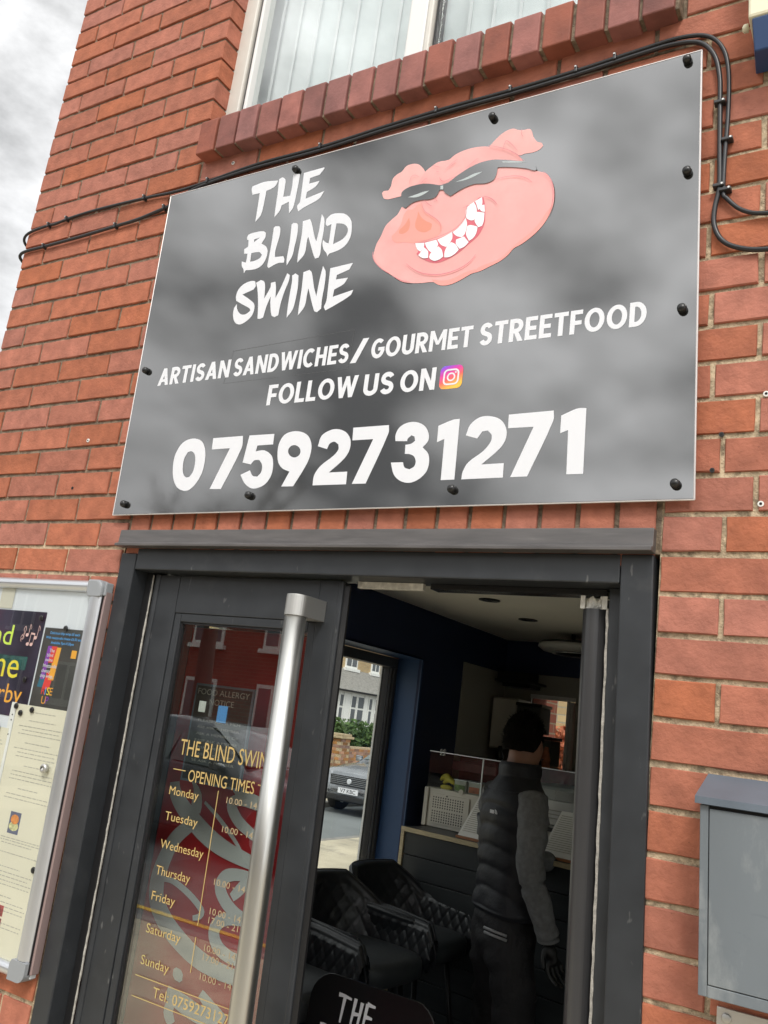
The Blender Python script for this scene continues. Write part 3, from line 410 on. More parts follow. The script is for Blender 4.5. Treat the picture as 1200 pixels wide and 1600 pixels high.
def brickmesh(name, lx, hz, dy=.1, seed=0, mt='brick'):
    """one brick: eased arrises, slightly uneven face; front at y=0, centre at origin in x, z"""
    rnd = random.Random(seed); n = 5 if lx > .15 else 3
    per = [(-lx/2+lx*i/n, -hz/2) for i in range(n)]+[(lx/2, -hz/2), (lx/2, 0)]+[(lx/2-lx*i/n, hz/2) for i in range(n)]+[(-lx/2, hz/2), (-lx/2, 0)]
    k = len(per); cx = 0
    outer = [(x+rnd.uniform(-.0008, .0008), .0024+rnd.uniform(0, .001), z+rnd.uniform(-.0013, .0010)) for x, z in per]
    inner = [(x-math.copysign(.0016, x)*(abs(x) > .01)+rnd.uniform(-.0008, .0008), rnd.uniform(0, .0008), z-math.copysign(.0016, z)*(abs(z) > .001)+rnd.uniform(-.0006, .0006)) for x, z in per]
    back = [(x, dy, z) for x, z in per]
    b = MB(); b.add(outer+inner+back, [(i, (i+1) % k, k+(i+1) % k, k+i) for i in range(k)]+[tuple(range(k, 2*k))]+[(2*k+i, 2*k+(i+1) % k, (i+1) % k, i) for i in range(k)])
    return b.mesh(name, M[mt])
ST = [brickmesh('stretcher_brick', .2150, .0645, seed=i) for i in range(7)]
HD = [brickmesh('header_brick', .1030, .0645, seed=20+i) for i in range(4)]
SO = [brickmesh('soldier_brick', .068, .21, seed=40+i) for i in range(4)]
jobs = []
def rshift(n):
    if n <= -1: return .056
    return {1: .054, 3: .031, 5: .024, 7: .014, 9: .015, 11: .019}.get(n, .0)
odd_meshes = {}
def custom(wx, n):
    k = round(wx, 3)
    if k not in odd_meshes: odd_meshes[k] = brickmesh('cut_brick', k, .0645, seed=int(k*1000))
    return odd_meshes[k]
for n in range(-29, 45):
    z = n*.075+.0375
    xs = [0.0]; x = .1125 if n % 2 == 0 else .225
    while x < 5.9: xs.append(x); x += .225
    # right of the doorway the bond restarts at the jamb
    if n < 0:
        lefts = [v for v in xs if v < .70]
        lefts = [v for v in lefts]+[.7875]
        s = 2.31 if n % 2 else 2.4225
        rights = [2.2]; x = s
        while x < 5.9: rights.append(x); x += .225
        segs = [lefts, rights]
    elif n == 15:
        segs = [[v for v in xs if v < .70]+[.803], [2.195]+[v for v in xs if v > 2.26]]
    elif n < 16:
        xs2 = [v+(rshift(n) if v > 2.1 else 0) for v in xs]; segs = [xs2]
        if n < 2:
            segs = [[v for v in xs if v < .70]+[.7875], [2.2]+[v for v in xs2 if v > 2.22]]
    else:
        segs = [[v for v in xs if v < .70]+[.7875], [2.2 if n % 2 else 2.2]+[v for v in xs if v > 2.26]]
        if n > 33: segs = [xs]
    for sg in segs:
        for a, b in zip(sg[:-1], sg[1:]):
            if b-a < .03: continue
            wdt = b-a-.0100; cx = (a+b)/2
            if FWX0-.1 < cx < FWX1+.1 and FWZ0 < z < FWZ1: continue
            if n >= 16 and WX0 < cx < WX1 and n <= 33: continue
            # sign hides the middle of the wall: bricks there still exist
            jobs.append((cx, z, wdt, n))
rows = []
for (cx, z, wdt, n) in jobs:
    vis = inframe((cx, 0, z), 60) and not (.9 < cx < 2.1 and .05 < z < .95)
    rows.append((vis, cx, z, wdt, n))
stuffmb = MB(); nb = 0
def bake(me, loc, mbx):
    o = len(mbx.v); mbx.v += [tuple(v.co+Vector(loc)) for v in me.vertices]
    for p in me.polygons: mbx.f.append(tuple(i+o for i in p.vertices)); mbx.mi.append(0)
rows.sort(key=lambda r: (not r[0], (Vector((r[1], 0, r[2]))-CPOS).length))
for vis, cx, z, wdt, n in rows:
    rnd = random.Random(int(cx*977+z*3571)); me = rnd.choice(ST) if abs(wdt-.2150) < .004 else (rnd.choice(HD) if abs(wdt-.1025) < .006 else custom(wdt, n))
    off = (cx+rnd.uniform(-.0008, .0008), rnd.uniform(-.0012, .0016), z+rnd.uniform(-.0008, .0008))
    if vis and nb < 278:
        o = link('brick', me, wall, Vector(off)-Vector(wall.location)); o.rotation_euler = (rnd.uniform(-.006, .006), rnd.uniform(-.0035, .0035), rnd.uniform(-.004, .004)); nb += 1
    else: bake(me, off, stuffmb)
me = stuffmb.mesh('outer_bricks', M['brick']); o = link('outer_bricks', me, wall, -Vector(wall.location)); o['kind'] = 'stuff'
# soldier course over the door
for i in range(18):
    x = .7925+.0779*(i+.5)
    o = link('soldier_brick', SO[i % 4], wall, Vector((x, random.uniform(-.001, .001), -.1+.105+.0))-Vector(wall.location)); o.rotation_euler.y = random.uniform(-.006, .006)
# side and rear walls of the shop (brickwork seen only edge-on): side window opening y .9-2.70, z -1.45..-.06
SWY0, SWY1, SWZ0, SWZ1 = .40, 2.76, -1.5, -.075
mb = MB(); mb.m = 0
mb.box(.0, .28, .1, SWY0, PAV, 3.4).box(.0, .28, SWY1, 5.0, PAV, 3.4).box(.0, .28, SWY0, SWY1, PAV, SWZ0).box(.0, .28, SWY0, SWY1, SWZ1, 3.4)
o = solo('side_wall', mb, M['rbricky'], 'brick side wall of the shop running back from the street corner', 'wall')
BWX0, BWX1, BWZ0, BWZ1 = .50, .80, -.80, -.15
mb = MB(); mb.box(.28, BWX0, 3.9, 4.15, PAV, 3.4).box(BWX1, 6, 3.9, 4.15, PAV, 3.4).box(BWX0, BWX1, 3.9, 4.15, PAV, BWZ0).box(BWX0, BWX1, 3.9, 4.15, BWZ1, 3.4)
solo('rear_wall', mb, M['rbrickx'], 'brick rear wall of the shop behind the counter', 'wall')
mb = MB(); mb.box(5.75, 6, .1, 3.9, PAV, 3.4); solo('party_wall', mb, M['rbricky'], 'brick wall at the far right end of the shop', 'wall')
mb = MB(); mb.box(-.05, 6.05, -.08, 4.2, 3.4, 3.55); struct('roof_slab', mb, M['slate'])

# interior lining: structure
FL, CE = -2.1, .19
g = MB(); g.box(.3, 5.74, .12, 3.88, PAV, FL); struct('shop_floor', g, M['floor'])
g = MB(); g.box(.3, 5.74, .12, 3.88, CE, CE+.05); struct('ceiling', g, M['ceil'])
g = MB(); g.box(.3, 5.74, .12, 3.88, 1.15, 1.2); struct('upper_floor', g, M['ceil'])
t_ = .02
g = MB(); x0, x1 = .28, .3                                     # navy lining on the left wall, with the window hole
g.box(x0, x1, .12, SWY0, FL, CE).box(x0, x1, 2.676, 3.2, FL, CE).box(x0, x1, SWY0, 2.676, FL, SWZ0).box(x0, x1, SWY0, 2.676, SWZ1-.01, CE).box(x0, x1, 3.2, 3.88, -.03, CE)
struct('left_room_wall', g, M['navy'])
g = MB(); g.box(.285, .305, 3.203, 3.88, FL, -.033); struct('left_wall_cladding', g, M['clad'])
g = MB(); g.box(.3, BWX0, 3.86, 3.88, -.02, CE).box(BWX0, 5.74, 3.86, 3.88, -.02, CE).box(3.4, 5.74, 3.86, 3.88, FL, -.023); struct('rear_room_wall', g, M['navy'])
g = MB(); g.box(.306, BWX0, 3.855, 3.875, FL, -.023).box(BWX1, 3.397, 3.855, 3.875, FL, -.023).box(BWX0, BWX1, 3.855, 3.875, FL, BWZ0).box(BWX0, BWX1, 3.855, 3.875, BWZ1, -.023); struct('rear_wall_cladding', g, M['clad'])
g = MB(); g.box(5.70, 5.74, .12, 3.88, FL, CE); struct('right_room_wall', g, M['pale_wall'])
g = MB(); g.box(.3, DX0-.01, .1, .12, FL, CE).box(DX1+.01, FWX0, .1, .12, FL, CE).box(FWX1, 5.74, .1, .12, FL, CE).box(FWX0, FWX1, .1, .12, FL, FWZ0).box(FWX0, FWX1, .1, .12, FWZ1, CE).box(DX0-.01, DX1+.01, .1, .12, -.05, CE); struct('front_room_wall', g, M['pale_wall'])
# splayed reveal of the side window, daylight coloured into its navy
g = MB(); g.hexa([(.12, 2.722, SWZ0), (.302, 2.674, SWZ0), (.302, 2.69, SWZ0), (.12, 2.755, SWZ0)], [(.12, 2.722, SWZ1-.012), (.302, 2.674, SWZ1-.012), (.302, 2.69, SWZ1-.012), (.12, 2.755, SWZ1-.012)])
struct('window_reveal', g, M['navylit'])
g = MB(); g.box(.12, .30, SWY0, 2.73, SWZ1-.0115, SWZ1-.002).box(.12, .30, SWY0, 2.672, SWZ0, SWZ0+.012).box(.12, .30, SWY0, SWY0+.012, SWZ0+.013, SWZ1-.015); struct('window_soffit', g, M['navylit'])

# side window unit
sw = thing('side_window', (.08, 1.6, SWZ0), 'large dark grey framed shop window looking out to the parked car', 'window')
mb = MB(); mb.box(.05, .115, SWY0+.012, 2.745, SWZ1-.068, SWZ1-.014).box(.05, .115, SWY0+.012, 2.745, SWZ0+.012, SWZ0+.07); part('frame', mb, M['jambgrey'], sw, bev=.003)
mb = MB(); mb.box(.05, .115, 2.700, 2.735, SWZ0+.071, SWZ1-.069); part('jamb', mb, M['jambgrey'], sw, bev=.003)
mb = MB(); mb.box(.05, .10, 2.672, 2.698, SWZ0+.071, SWZ1-.069); part('sash', mb, M['sashgrey'], sw, bev=.006)
mb = MB(); mb.box(.045, .056, 2.660, 2.666, SWZ0+.071, SWZ1-.069); part('bead', mb, M['upvcw'], sw)
mb = MB(); mb.box(.050, .10, 2.6665, 2.6715, SWZ0+.071, SWZ1-.069); part('gasket', mb, M['gasket'], sw)
mb = MB(); mb.box(.05, .115, SWY0+.012, SWY0+.07, SWZ0+.071, SWZ1-.069); part('jamb', mb, M['grey'], sw, bev=.003)
mb = MB(); mb.box(.070, .076, SWY0+.071, 2.659, SWZ0+.071, SWZ1-.069); part('pane', mb, M['glass'], sw)
fw = thing('added_shop_window', (4.3, .05, FWZ0), 'unseen grey framed window added to the right in the front wall to let daylight in', 'window')  # added out of view to brighten the shop interior
for a in ((FWX0-.09, FWX0+.05, FWZ0, FWZ1), (FWX1-.05, FWX1+.09, FWZ0, FWZ1), (FWX0+.0505, FWX1-.0505, FWZ0, FWZ0+.06), (FWX0+.0505, FWX1-.0505, FWZ1-.06, FWZ1), (4.27, 4.33, FWZ0+.0605, FWZ1-.0605)):
    mb = MB(); mb.box(a[0], a[1], .03, .095, a[2], a[3]); part('frame', mb, M['grey'], fw, bev=.003)
for a, b in ((FWX0+.051, 4.2695), (4.3305, FWX1-.051)): mb = MB(); mb.box(a, b, .06, .065, FWZ0+.061, FWZ1-.061); part('pane', mb, M['glass'], fw)
# rear window
rw = thing('rear_window', (.65, 4.0, BWZ0), 'small white framed window in the rear wall behind the machines', 'window')
mb = MB(); mb.box(BWX0, BWX1, 3.84, 3.90, -.175, -.150); part('frame_head', mb, M['upvcw'], rw)
mb = MB(); mb.box(.735, .753, 3.88, 3.94, BWZ0, -.176); part('mullion', mb, M['upvcw'], rw)
mb = MB(); mb.box(.756, .776, 3.90, 3.94, BWZ0, -.176); part('mullion', mb, M['upvcw'], rw)
mb = MB(); mb.box(BWX0, BWX1, 3.955, 3.960, BWZ0, -.15); part('pane', mb, M['glass'], rw)

# ------------------------------------------------------------------ upstairs window and its brick sill
sill = thing('window_sill', (1.5, -.045, 1.105), 'projecting brick-on-edge sill below the upstairs window', 'sill')
mb = MB(); mb.box(.803, 2.192, -.034, .05, 1.118, 1.219); part('mortar', mb, M['mortar_old'], sill)
for i in range(18):
    rnd = random.Random(i+5); x0 = .801+.0773*i; x1 = x0+.0685; dz = rnd.uniform(-.002, .002); dy = rnd.uniform(-.002, .002)
    mb = MB(); y0 = -.045+dy
    mb.prism([(y0, 1.113+dz), (.09, 1.113+dz), (.09, 1.258+dz), (.04, 1.252+dz), (y0+.006, 1.2285+dz), (y0, 1.222+dz)], x0+rnd.uniform(0, .002), x1, 'x')
    o = part('sill_brick', mb, M['brick_dark'], sill, bev=.0035)
uw = thing('upper_window', (1.5, .06, 1.24), 'cream framed upstairs window with vertical blinds behind the glass', 'window')
YF = .062
mb = MB(); mb.box(.768, .832, YF, YF+.06, 1.25, 2.5); part('frame_jamb', mb, M['upvc'], uw, bev=.006)
mb = MB(); mb.box(.835, .843, YF+.012, YF+.05, 1.25, 2.5); part('gasket', mb, M['gasket'], uw)
mb = MB(); mb.box(.846, .858, YF+.004, YF+.05, 1.25, 2.5); part('bead', mb, M['upvcw'], uw, bev=.003)
mb = MB(); mb.box(1.425, 1.485, YF, YF+.06, 1.265, 2.5); part('mullion', mb, M['upvcw'], uw, bev=.006)
mb = MB(); mb.box(1.488, 1.505, YF-.004, YF+.05, 1.265, 2.5); part('mullion_cover', mb, M['upvc'], uw, bev=.004)
mb = MB(); mb.box(1.508, 1.515, YF+.012, YF+.05, 1.265, 2.5); part('gasket', mb, M['gasket'], uw)
mb = MB(); mb.box(2.16, 2.215, YF, YF+.06, 1.25, 2.5); part('frame_jamb', mb, M['upvc'], uw, bev=.006)
mb = MB(); mb.box(.833, 2.159, YF, YF+.06, 1.235, 1.262); part('frame_bottom', mb, M['upvcw'], uw)
mb = MB(); mb.box(.833, 2.159, YF+.001, YF+.06, 2.44, 2.5); part('frame_head', mb, M['upvc'], uw)
for a, b in ((.859, 1.424), (1.516, 2.159)):
    mb = MB(); mb.box(a, b, YF+.026, YF+.030, 1.263, 2.439); part('pane', mb, M['glass_up'], uw)
vb = thing('vertical_blind', (1.5, .2, 1.25), 'pale vertical blinds hanging behind the upstairs window', 'blind')
x = .80; i = 0; rnd = random.Random(3)
while x < 2.2:
    a = R(rnd.choice([8, 14, 20, 26])); wd = .089; y = .19+rnd.uniform(-.004, .004); dx, dy = wd/2*math.cos(a), wd/2*math.sin(a)
    mb = MB(); mb.hexa([(x-dx, y-dy, 1.22), (x+dx, y+dy, 1.22), (x+dx, y+dy+.0015, 1.22), (x-dx, y-dy+.0015, 1.22)], [(x-dx, y-dy, 2.45), (x+dx, y+dy, 2.45), (x+dx, y+dy+.0015, 2.45), (x-dx, y-dy+.0015, 2.45)])
    part('slat', mb, M['blindw'] if i in (1, 2) else M['blind'], vb); 
    if i % 2 == 0 or True:
        ex = x+dx+.004; mb = MB(); mb.box(ex, ex+.010, y-.03, y-.028, 1.22, 2.45); part('slat_edge', mb, M['blindw'], vb)
    x += .079; i += 1
mb = MB(); mb.box(.75, 2.25, .30, .32, 1.2, 2.6); struct('upstairs_room_wall', mb, M['blind'])

# ------------------------------------------------------------------ the shop sign
SIGN_BL, SIGN_BR, SIGN_TR, SIGN_TL = (.7405, .0105), (2.2630, .0215), (2.2400, 1.0060), (.7075, 1.0100)
sg = thing('shop_sign', (1.49, -.02, .01), 'large glossy black shop sign with a grinning pig in sunglasses and a phone number', 'sign')
YS = -.0205
def inset(d):
    c = [SIGN_BL, SIGN_BR, SIGN_TR, SIGN_TL]; mx_, mz_ = 1.49, .51
    return [(x+(d if x < mx_ else -d), z+(d if z < mz_ else -d)) for x, z in c]
mb = MB(); mb.prism(inset(0), -.0195, -.0165); mb.prism(inset(.02), -.0163, -.002); part('backing', mb, M['alu_edge'], sg)
mb = MB(); mb.prism(inset(.0022), YS, -.0196); part('face_panel', mb, M['signblack'], sg)
mb = MB(); a, b, c, d = inset(0)
for p, q in ((a, b), (b, c), (c, d), (d, a)):
    mb.tube([(p[0], -.0195, p[1]), (q[0], -.0195, q[1])], .0016, 5)
part('edge_trim', mb, M['alu_edge'], sg)
k = 0
for nm, data in (('title_letter', TITLE), ('digit', DIGITS)):
    for i, (outer, holes) in enumerate(data):
        mb = MB()
        mb.face2d(soft(outer, 4, 50 if nm == 'digit' else 42), [soft(h_, 3) for h_ in holes], YS-.0006); part(nm, mb, M['white'], sg)
# block lettering from strokes
WST = .19
def arc(cx, cy, rx, ry, a0, a1, n=14): return [(cx+rx*math.cos(R(a0+(a1-a0)*i/n)), cy+ry*math.sin(R(a0+(a1-a0)*i/n))) for i in range(n+1)]
h_ = WST/2
GL = {
 'A': (.68, [('p', [(0, 0), (.2, 0), (.44, 1), (.24, 1)]), ('p', [(.48, 0), (.68, 0), (.44, 1), (.24, 1)]), ('p', [(.17, .2), (.51, .2), (.47, .36), (.21, .36)])]),
 'R': (.58, [('p', [(0, 0), (WST, 0), (WST, 1), (0, 1)]), ('r', [(.1, .905), (.27, .905)]+arc(.27, .685, .21, .22, 85, -85)+[(.27, .46), (.1, .46)]), ('p', [(.2, .4), (.38, .42), (.6, 0), (.38, 0)])]),
 'T': (.56, [('p', [(0, .82), (.56, .82), (.56, 1), (0, 1)]), ('p', [(.185, 0), (.375, 0), (.375, .83), (.185, .83)])]),
 'I': (.19, [('p', [(0, 0), (WST, 0), (WST, 1), (0, 1)])]),
 'S': (.54, [('r', arc(.27, .71, .175, .195, 20, 250, 14)[:-1]+[(.27, .5)]+arc(.27, .29, .18, .20, 70, -160, 14))]),
 'N': (.64, [('p', [(0, 0), (.18, 0), (.18, 1), (0, 1)]), ('p', [(.46, 0), (.64, 0), (.64, 1), (.46, 1)]), ('p', [(0, 1), (.19, 1), (.64, 0), (.45, 0)])]),
 'D': (.62, [('p', [(0, 0), (WST, 0), (WST, 1), (0, 1)]), ('r', [(.1, .905), (.24, .905)]+arc(.24, .5, .285, .405, 88, -88, 16)+[(.1, .095)])]),
 'W': (.98, [('p', [(0, 1), (.19, 1), (.37, 0), (.19, 0)]), ('p', [(.19, 0), (.37, 0), (.57, 1), (.41, 1)]), ('p', [(.41, 1), (.57, 1), (.79, 0), (.61, 0)]), ('p', [(.61, 0), (.79, 0), (.98, 1), (.79, 1)])]),
 'C': (.62, [('r', arc(.35, .5, .26, .405, 48, 312, 20))]),
 'G': (.66, [('r', arc(.35, .5, .26, .405, 48, 350, 22)), ('p', [(.36, .38), (.68, .38), (.68, .55), (.36, .55)])]),
 'H': (.60, [('p', [(0, 0), (WST, 0), (WST, 1), (0, 1)]), ('p', [(.41, 0), (.60, 0), (.60, 1), (.41, 1)]), ('p', [(.1, .41), (.5, .41), (.5, .59), (.1, .59)])]),
 'E': (.50, [('p', [(0, 0), (WST, 0), (WST, 1), (0, 1)]), ('p', [(.1, 0), (.5, 0), (.5, .18), (.1, .18)]), ('p', [(.1, .41), (.46, .41), (.46, .59), (.1, .59)]), ('p', [(.1, .82), (.5, .82), (.5, 1), (.1, 1)])]),
 'F': (.48, [('p', [(0, 0), (WST, 0), (WST, 1), (0, 1)]), ('p', [(.1, .38), (.45, .38), (.45, .56), (.1, .56)]), ('p', [(.1, .82), (.48, .82), (.48, 1), (.1, 1)])]),
 'L': (.46, [('p', [(0, 0), (WST, 0), (WST, 1), (0, 1)]), ('p', [(.1, 0), (.46, 0), (.46, .18), (.1, .18)])]),
 'M': (.80, [('p', [(0, 0), (.18, 0), (.18, 1), (0, 1)]), ('p', [(.62, 0), (.80, 0), (.80, 1), (.62, 1)]), ('p', [(0, 1), (.19, 1), (.47, .3), (.33, .3)]), ('p', [(.61, 1), (.80, 1), (.47, .3), (.33, .3)])]),
 'O': (.76, [('o', .38, .5, .285, .41)]),
 'U': (.60, [('r', [(.095, 1), (.095, .32)]+arc(.30, .31, .205, .215, 180, 360, 14)+[(.505, .32), (.505, 1)])]),
 '/': (.36, [('p', [(0, -.12), (.13, -.12), (.36, 1.14), (.23, 1.14)])]),
}
def block(word, x0, x1, z0, z1, parent, z0r=None):
    gap = .085; tot = sum(GL[c][0] for c in word)+gap*(len(word)-1); kx = (x1-x0)/tot; cur = 0; hz = z1-z0
    for c in word:
        wd, st = GL[c]; mb = MB(); base = cur
        def tr(p): 
            xx = x0+(base+p[0])*kx; return (xx, z0+p[1]*hz+((z0r-z0)*(xx-x0)/(x1-x0) if z0r else 0))
        for j, s in enumerate(st):
            y = YS-.0005-.00007*j
            if s[0] == 'p': mb.face2d([tr(p) for p in s[1]], (), y)
            elif s[0] == 'r': mb.ribbon([tr(p) for p in s[1]], WST*(kx+hz)/2, y)
            else:
                _, cx, cy, rx, ry = s; n = 28
                o_ = [tr((cx+(rx+h_)*math.cos(2*math.pi*i/n), cy+(ry+h_*.95)*math.sin(2*math.pi*i/n))) for i in range(n)]
                i_ = [tr((cx+(rx-h_)*math.cos(2*math.pi*i/n), cy+(ry-h_*.95)*math.sin(2*math.pi*i/n))) for i in range(n)]
                mb.add([(a, y, b) for a, b in o_+i_], [(i, (i+1) % n, n+(i+1) % n, n+i) for i in range(n)])
        part('letter', mb, M['white'], parent); cur += wd+gap
block('ARTISAN', .814, 1.074, .3825, .4335, sg); block('SANDWICHES', 1.088, 1.449, .3825, .4335, sg)
block('/', 1.456, 1.502, .385, .434, sg); block('GOURMET', 1.513, 1.777, .384, .435, sg); block('STREETFOOD', 1.795, 2.157, .383, .437, sg)
block('FOLLOW', 1.218, 1.488, .291, .346, sg); block('US', 1.505, 1.588, .2905, .345, sg); block('ON', 1.605, 1.696, .2895, .3435, sg)
# camera badge: rounded square, warm to violet print
def rrect(x0, x1, z0, z1, r, n=5):
    o = []
    for cx, cz, a in ((x1-r, z0+r, -90), (x1-r, z1-r, 0), (x0+r, z1-r, 90), (x0+r, z0+r, 180)):
        o += [(cx+r*math.cos(R(a+90*i/n)), cz+r*math.sin(R(a+90*i/n))) for i in range(n+1)]
    return o
m = bpy.data.materials.new('badge_print'); t, b = nodes(m); n = t.nodes.new; l = t.links.new
gq = n('ShaderNodeNewGeometry'); s = n('ShaderNodeSeparateXYZ'); l(gq.outputs['Position'], s.inputs[0])
ma = n('ShaderNodeMath'); ma.operation = 'MULTIPLY_ADD'; ma.inputs[1].default_value = -.45; l(s.outputs[0], ma.inputs[0]); l(s.outputs[2], ma.inputs[2])
mr = n('ShaderNodeMapRange'); mr.inputs[1].default_value = .29-.45*1.735; mr.inputs[2].default_value = .345-.45*1.715; l(ma.outputs[0], mr.inputs[0])
cr = n('ShaderNodeValToRGB'); el = cr.color_ramp.elements; el[0].position = 0; el[0].color = (.95, .52, .06, 1); el[1].position = 1; el[1].color = (.10, .12, .75, 1)
for p_, c_ in ((.35, (.90, .12, .10, 1)), (.62, (.70, .04, .32, 1)), (.85, (.35, .05, .6, 1))): q_ = el.new(p_); q_.color = c_
l(mr.outputs[0], cr.inputs[0]); l(cr.outputs[0], b.inputs['Base Color']); b.inputs['Roughness'].default_value = .35
mb = MB(); mb.face2d(rrect(1.707, 1.763, .288, .3435, .012), (), YS-.0006); badge = part('camera_badge', mb, m, sg)
mb = MB(); mb.face2d(rrect(1.7155, 1.7545, .2965, .335, .011), [rrect(1.7195, 1.7505, .3005, .331, .0075)], YS-.0011)
cx, cz = 1.735, .3157; n_ = 20
mb.face2d([(cx+.0105*math.cos(2*math.pi*i/n_), cz+.0105*math.sin(2*math.pi*i/n_)) for i in range(n_)], [[(cx+.0068*math.cos(2*math.pi*i/n_), cz+.0068*math.sin(2*math.pi*i/n_)) for i in range(n_)]], YS-.0011)
mb.face2d([(1.7455+.0022*math.cos(2*math.pi*i/8), .3262+.0022*math.sin(2*math.pi*i/8)) for i in range(8)], (), YS-.0012)
part('badge_outline', mb, M['white'], badge)
# the pig
PC = dict(ear=(.80, .41, .38), head=(.80, .37, .35), shade=(.80, .33, .29), snout=(.80, .34, .29), nostril=(.72, .27, .19), gum=(.66, .13, .17), tooth=(.86, .88, .90), glint=(.45, .50, .50))
PM = {k: mat('print_'+k, v, .42, var=.06 if k in ('ear', 'head', 'snout') else .02, vscale=9, blotch=((.86, .55, .52), 5.5, .44, .35, .55) if k in ('ear', 'head') else None) for k, v in PC.items()}
pl = mat('print_pink_line', (.62, .20, .23), .4)
cnt = {}
pig = None
for k, (nm, pts) in enumerate(PIG):
    mb = MB(); pts = soft(pts, 3, 62)
    mb.face2d(pts, (), YS-.0006-.0001*k)
    o = part({'ear': 'pig_ear', 'head': 'pig_head', 'shade': 'jowl_shade', 'snout': 'snout', 'nostril': 'nostril', 'gum': 'mouth', 'tooth': 'tooth', 'glass': 'sunglasses', 'glint': 'lens_glint'}[nm], mb, M['signblack'] if nm == 'glass' else PM[nm], sg)
for j, (wd, pts) in enumerate(PIGLINES):
    pts = chaikin(pts, 2, False); n = len(pts); mb = MB()
    mb.ribbon(pts, [wd*(.25+.75*math.sin(math.pi*(i+.5)/n)) for i in range(n)], YS-.0038-.00006*j); part('drawn_line', mb, pl, sg)
# cut vinyl patch outline round SANDWICHES, scratches
mb = MB()
for p in ([(1.06, .366), (1.075, .457), (1.455, .468)], [(1.06, .366), (1.24, .366)], [(1.29, .366), (1.452, .366), (1.455, .468)]): mb.ribbon(p, .0007, YS-.0003)
part('film_edge', mb, mat('film_edge', (.10, .10, .10), .4), sg)
for x, z in ((1.186, .980), (1.768, .976), (2.212, .987), (2.223, .714), (2.226, .407), (2.229, .051), (1.770, .054), (1.215, .054), (.782, .040), (.760, .433)):
    mb = MB(); mb.lathe([(.0096, YS), (.0096, YS-.007), (.0086, YS-.0115), (.0060, YS-.0140), (.002, YS-.0155)], (x, 0, z), 'y', 14); part('bolt_cap', mb, M['bolt'], sg, smooth=True)

# ------------------------------------------------------------------ cables along the wall
def spline(pts, n=6):
    o = []
    for i in range(len(pts)-1):
        p0, p1, p2, p3 = pts[max(i-1, 0)], pts[i], pts[i+1], pts[min(i+2, len(pts)-1)]
        for k in range(n):
            t = k/n; o.append(tuple(.5*((2*p1[j])+(-p0[j]+p2[j])*t+(2*p0[j]-5*p1[j]+4*p2[j]-p3[j])*t*t+(-p0[j]+3*p1[j]-3*p2[j]+p3[j])*t**3) for j in range(len(p1))))
    o.append(tuple(pts[-1])); return o
def cable(pts, r, label, y=-.008):
    mb = MB(); P = spline([(p[0], (p[2] if len(p) > 2 else y), p[1]) for p in pts], 6); mb.tube(P, r, 8)
    root = thing('cable', (pts[len(pts)//2][0], y, pts[len(pts)//2][1]), label, 'cable', 'black cables clipped along the front wall'); part('sheath', mb, M['cable'], root, smooth=True); return root
c1 = cable([(-.007, .985, .04), (-.008, 1.002, .004), (-.001, 1.020, -.008), (.03, 1.036), (.117, 1.0415), (.155, 1.04), (.23, 1.047), (.36, 1.0495), (.575, 1.042), (.70, 1.034), (.80, 1.035), (1.022, 1.049), (1.246, 1.046), (1.448, 1.053), (1.633, 1.056), (1.804, 1.054), (1.961, 1.056), (2.105, 1.063), (2.187, 1.065), (2.245, 1.050), (2.278, 1.010), (2.2925, .945), (2.2945, .84), (2.291, .74), (2.291, .662), (2.298, .645), (2.328, .612), (2.374, .596), (2.48, .592), (2.9, .592)], .0046, 'upper black cable sweeping over the top of the sign then down its right side')
c2 = cable([(-.007, .925, .04), (-.008, .940, .004), (-.001, .952, -.008), (.03, .961), (.121, .9605), (.3, .9615), (.467, .966), (.56, .969), (.62, .976), (.70, .990, -.007), (.76, 1.018, -.007), (.84, 1.030), (1.022, 1.038), (1.246, 1.035), (1.448, 1.0425), (1.633, 1.045), (1.804, 1.0425), (1.961, 1.045), (2.105, 1.052), (2.18, 1.052), (2.232, 1.037), (2.262, .997), (2.275, .94), (2.278, .873), (2.281, .76), (2.283, .676), (2.276, .63), (2.276, .590), (2.292, .553), (2.325, .530), (2.375, .518), (2.48, .515), (2.9, .515)], .0052, 'lower thicker black cable running behind the sign edge and looping below')
def clip(par, x, z, ver=False, big=.008):
    mb = MB()
    if ver: mb.box(x-.012, x+.010, -.0165, .001, z-.0035, z+.0035)
    else: mb.box(x-.0035, x+.0035, -.0165, .001, z-big, z+.009)
    o = part('clip', mb, M['clip'], par, bev=.0015)
    mb = MB(); mb.lathe([(.0022, -.0185), (.0022, -.0165)], (x+(.006 if ver else 0), 0, z+(0 if ver else .005)), 'y', 8); part('nail', mb, M['steelcap'], o)
for x, z in ((.120, 1.0415), (.21, 1.046), (.575, 1.042), (.84, 1.038), (1.246, 1.046), (1.60, 1.055), (1.80, 1.054), (1.961, 1.056), (2.05, 1.060)): clip(c1, x, z)
for x, z in ((.121, .9605), (.467, .966), (.675, .985)): clip(c2, x, z)
clip(c2, 2.279, .873, True); clip(c1, 2.296, .78, True); clip(c1, 2.296, .664, True); clip(c2, 2.283, .676, True)

# drilled holes and plugs in the brickwork
for x, z, white in ((2.302, .152, 0), (2.288, .083, 0), (2.372, .017, 1), (2.377, .226, 1), (.525, .10, 0), (.548, .245, 1), (.92, 1.085, 1)):
    mb = MB(); mb.lathe([(.0055 if white else .0046, -.0012), (.0055 if white else .0046, .003)], (x, 0, z), 'y', 10); o = part('wall_plug', mb, M['paperw'] if white else M['bolt'], wall)
    mb = MB(); mb.lathe([(.0026, -.0020), (.0026, .002)], (x, 0, z), 'y', 8); part('plug_hole', mb, M['hole'], o)
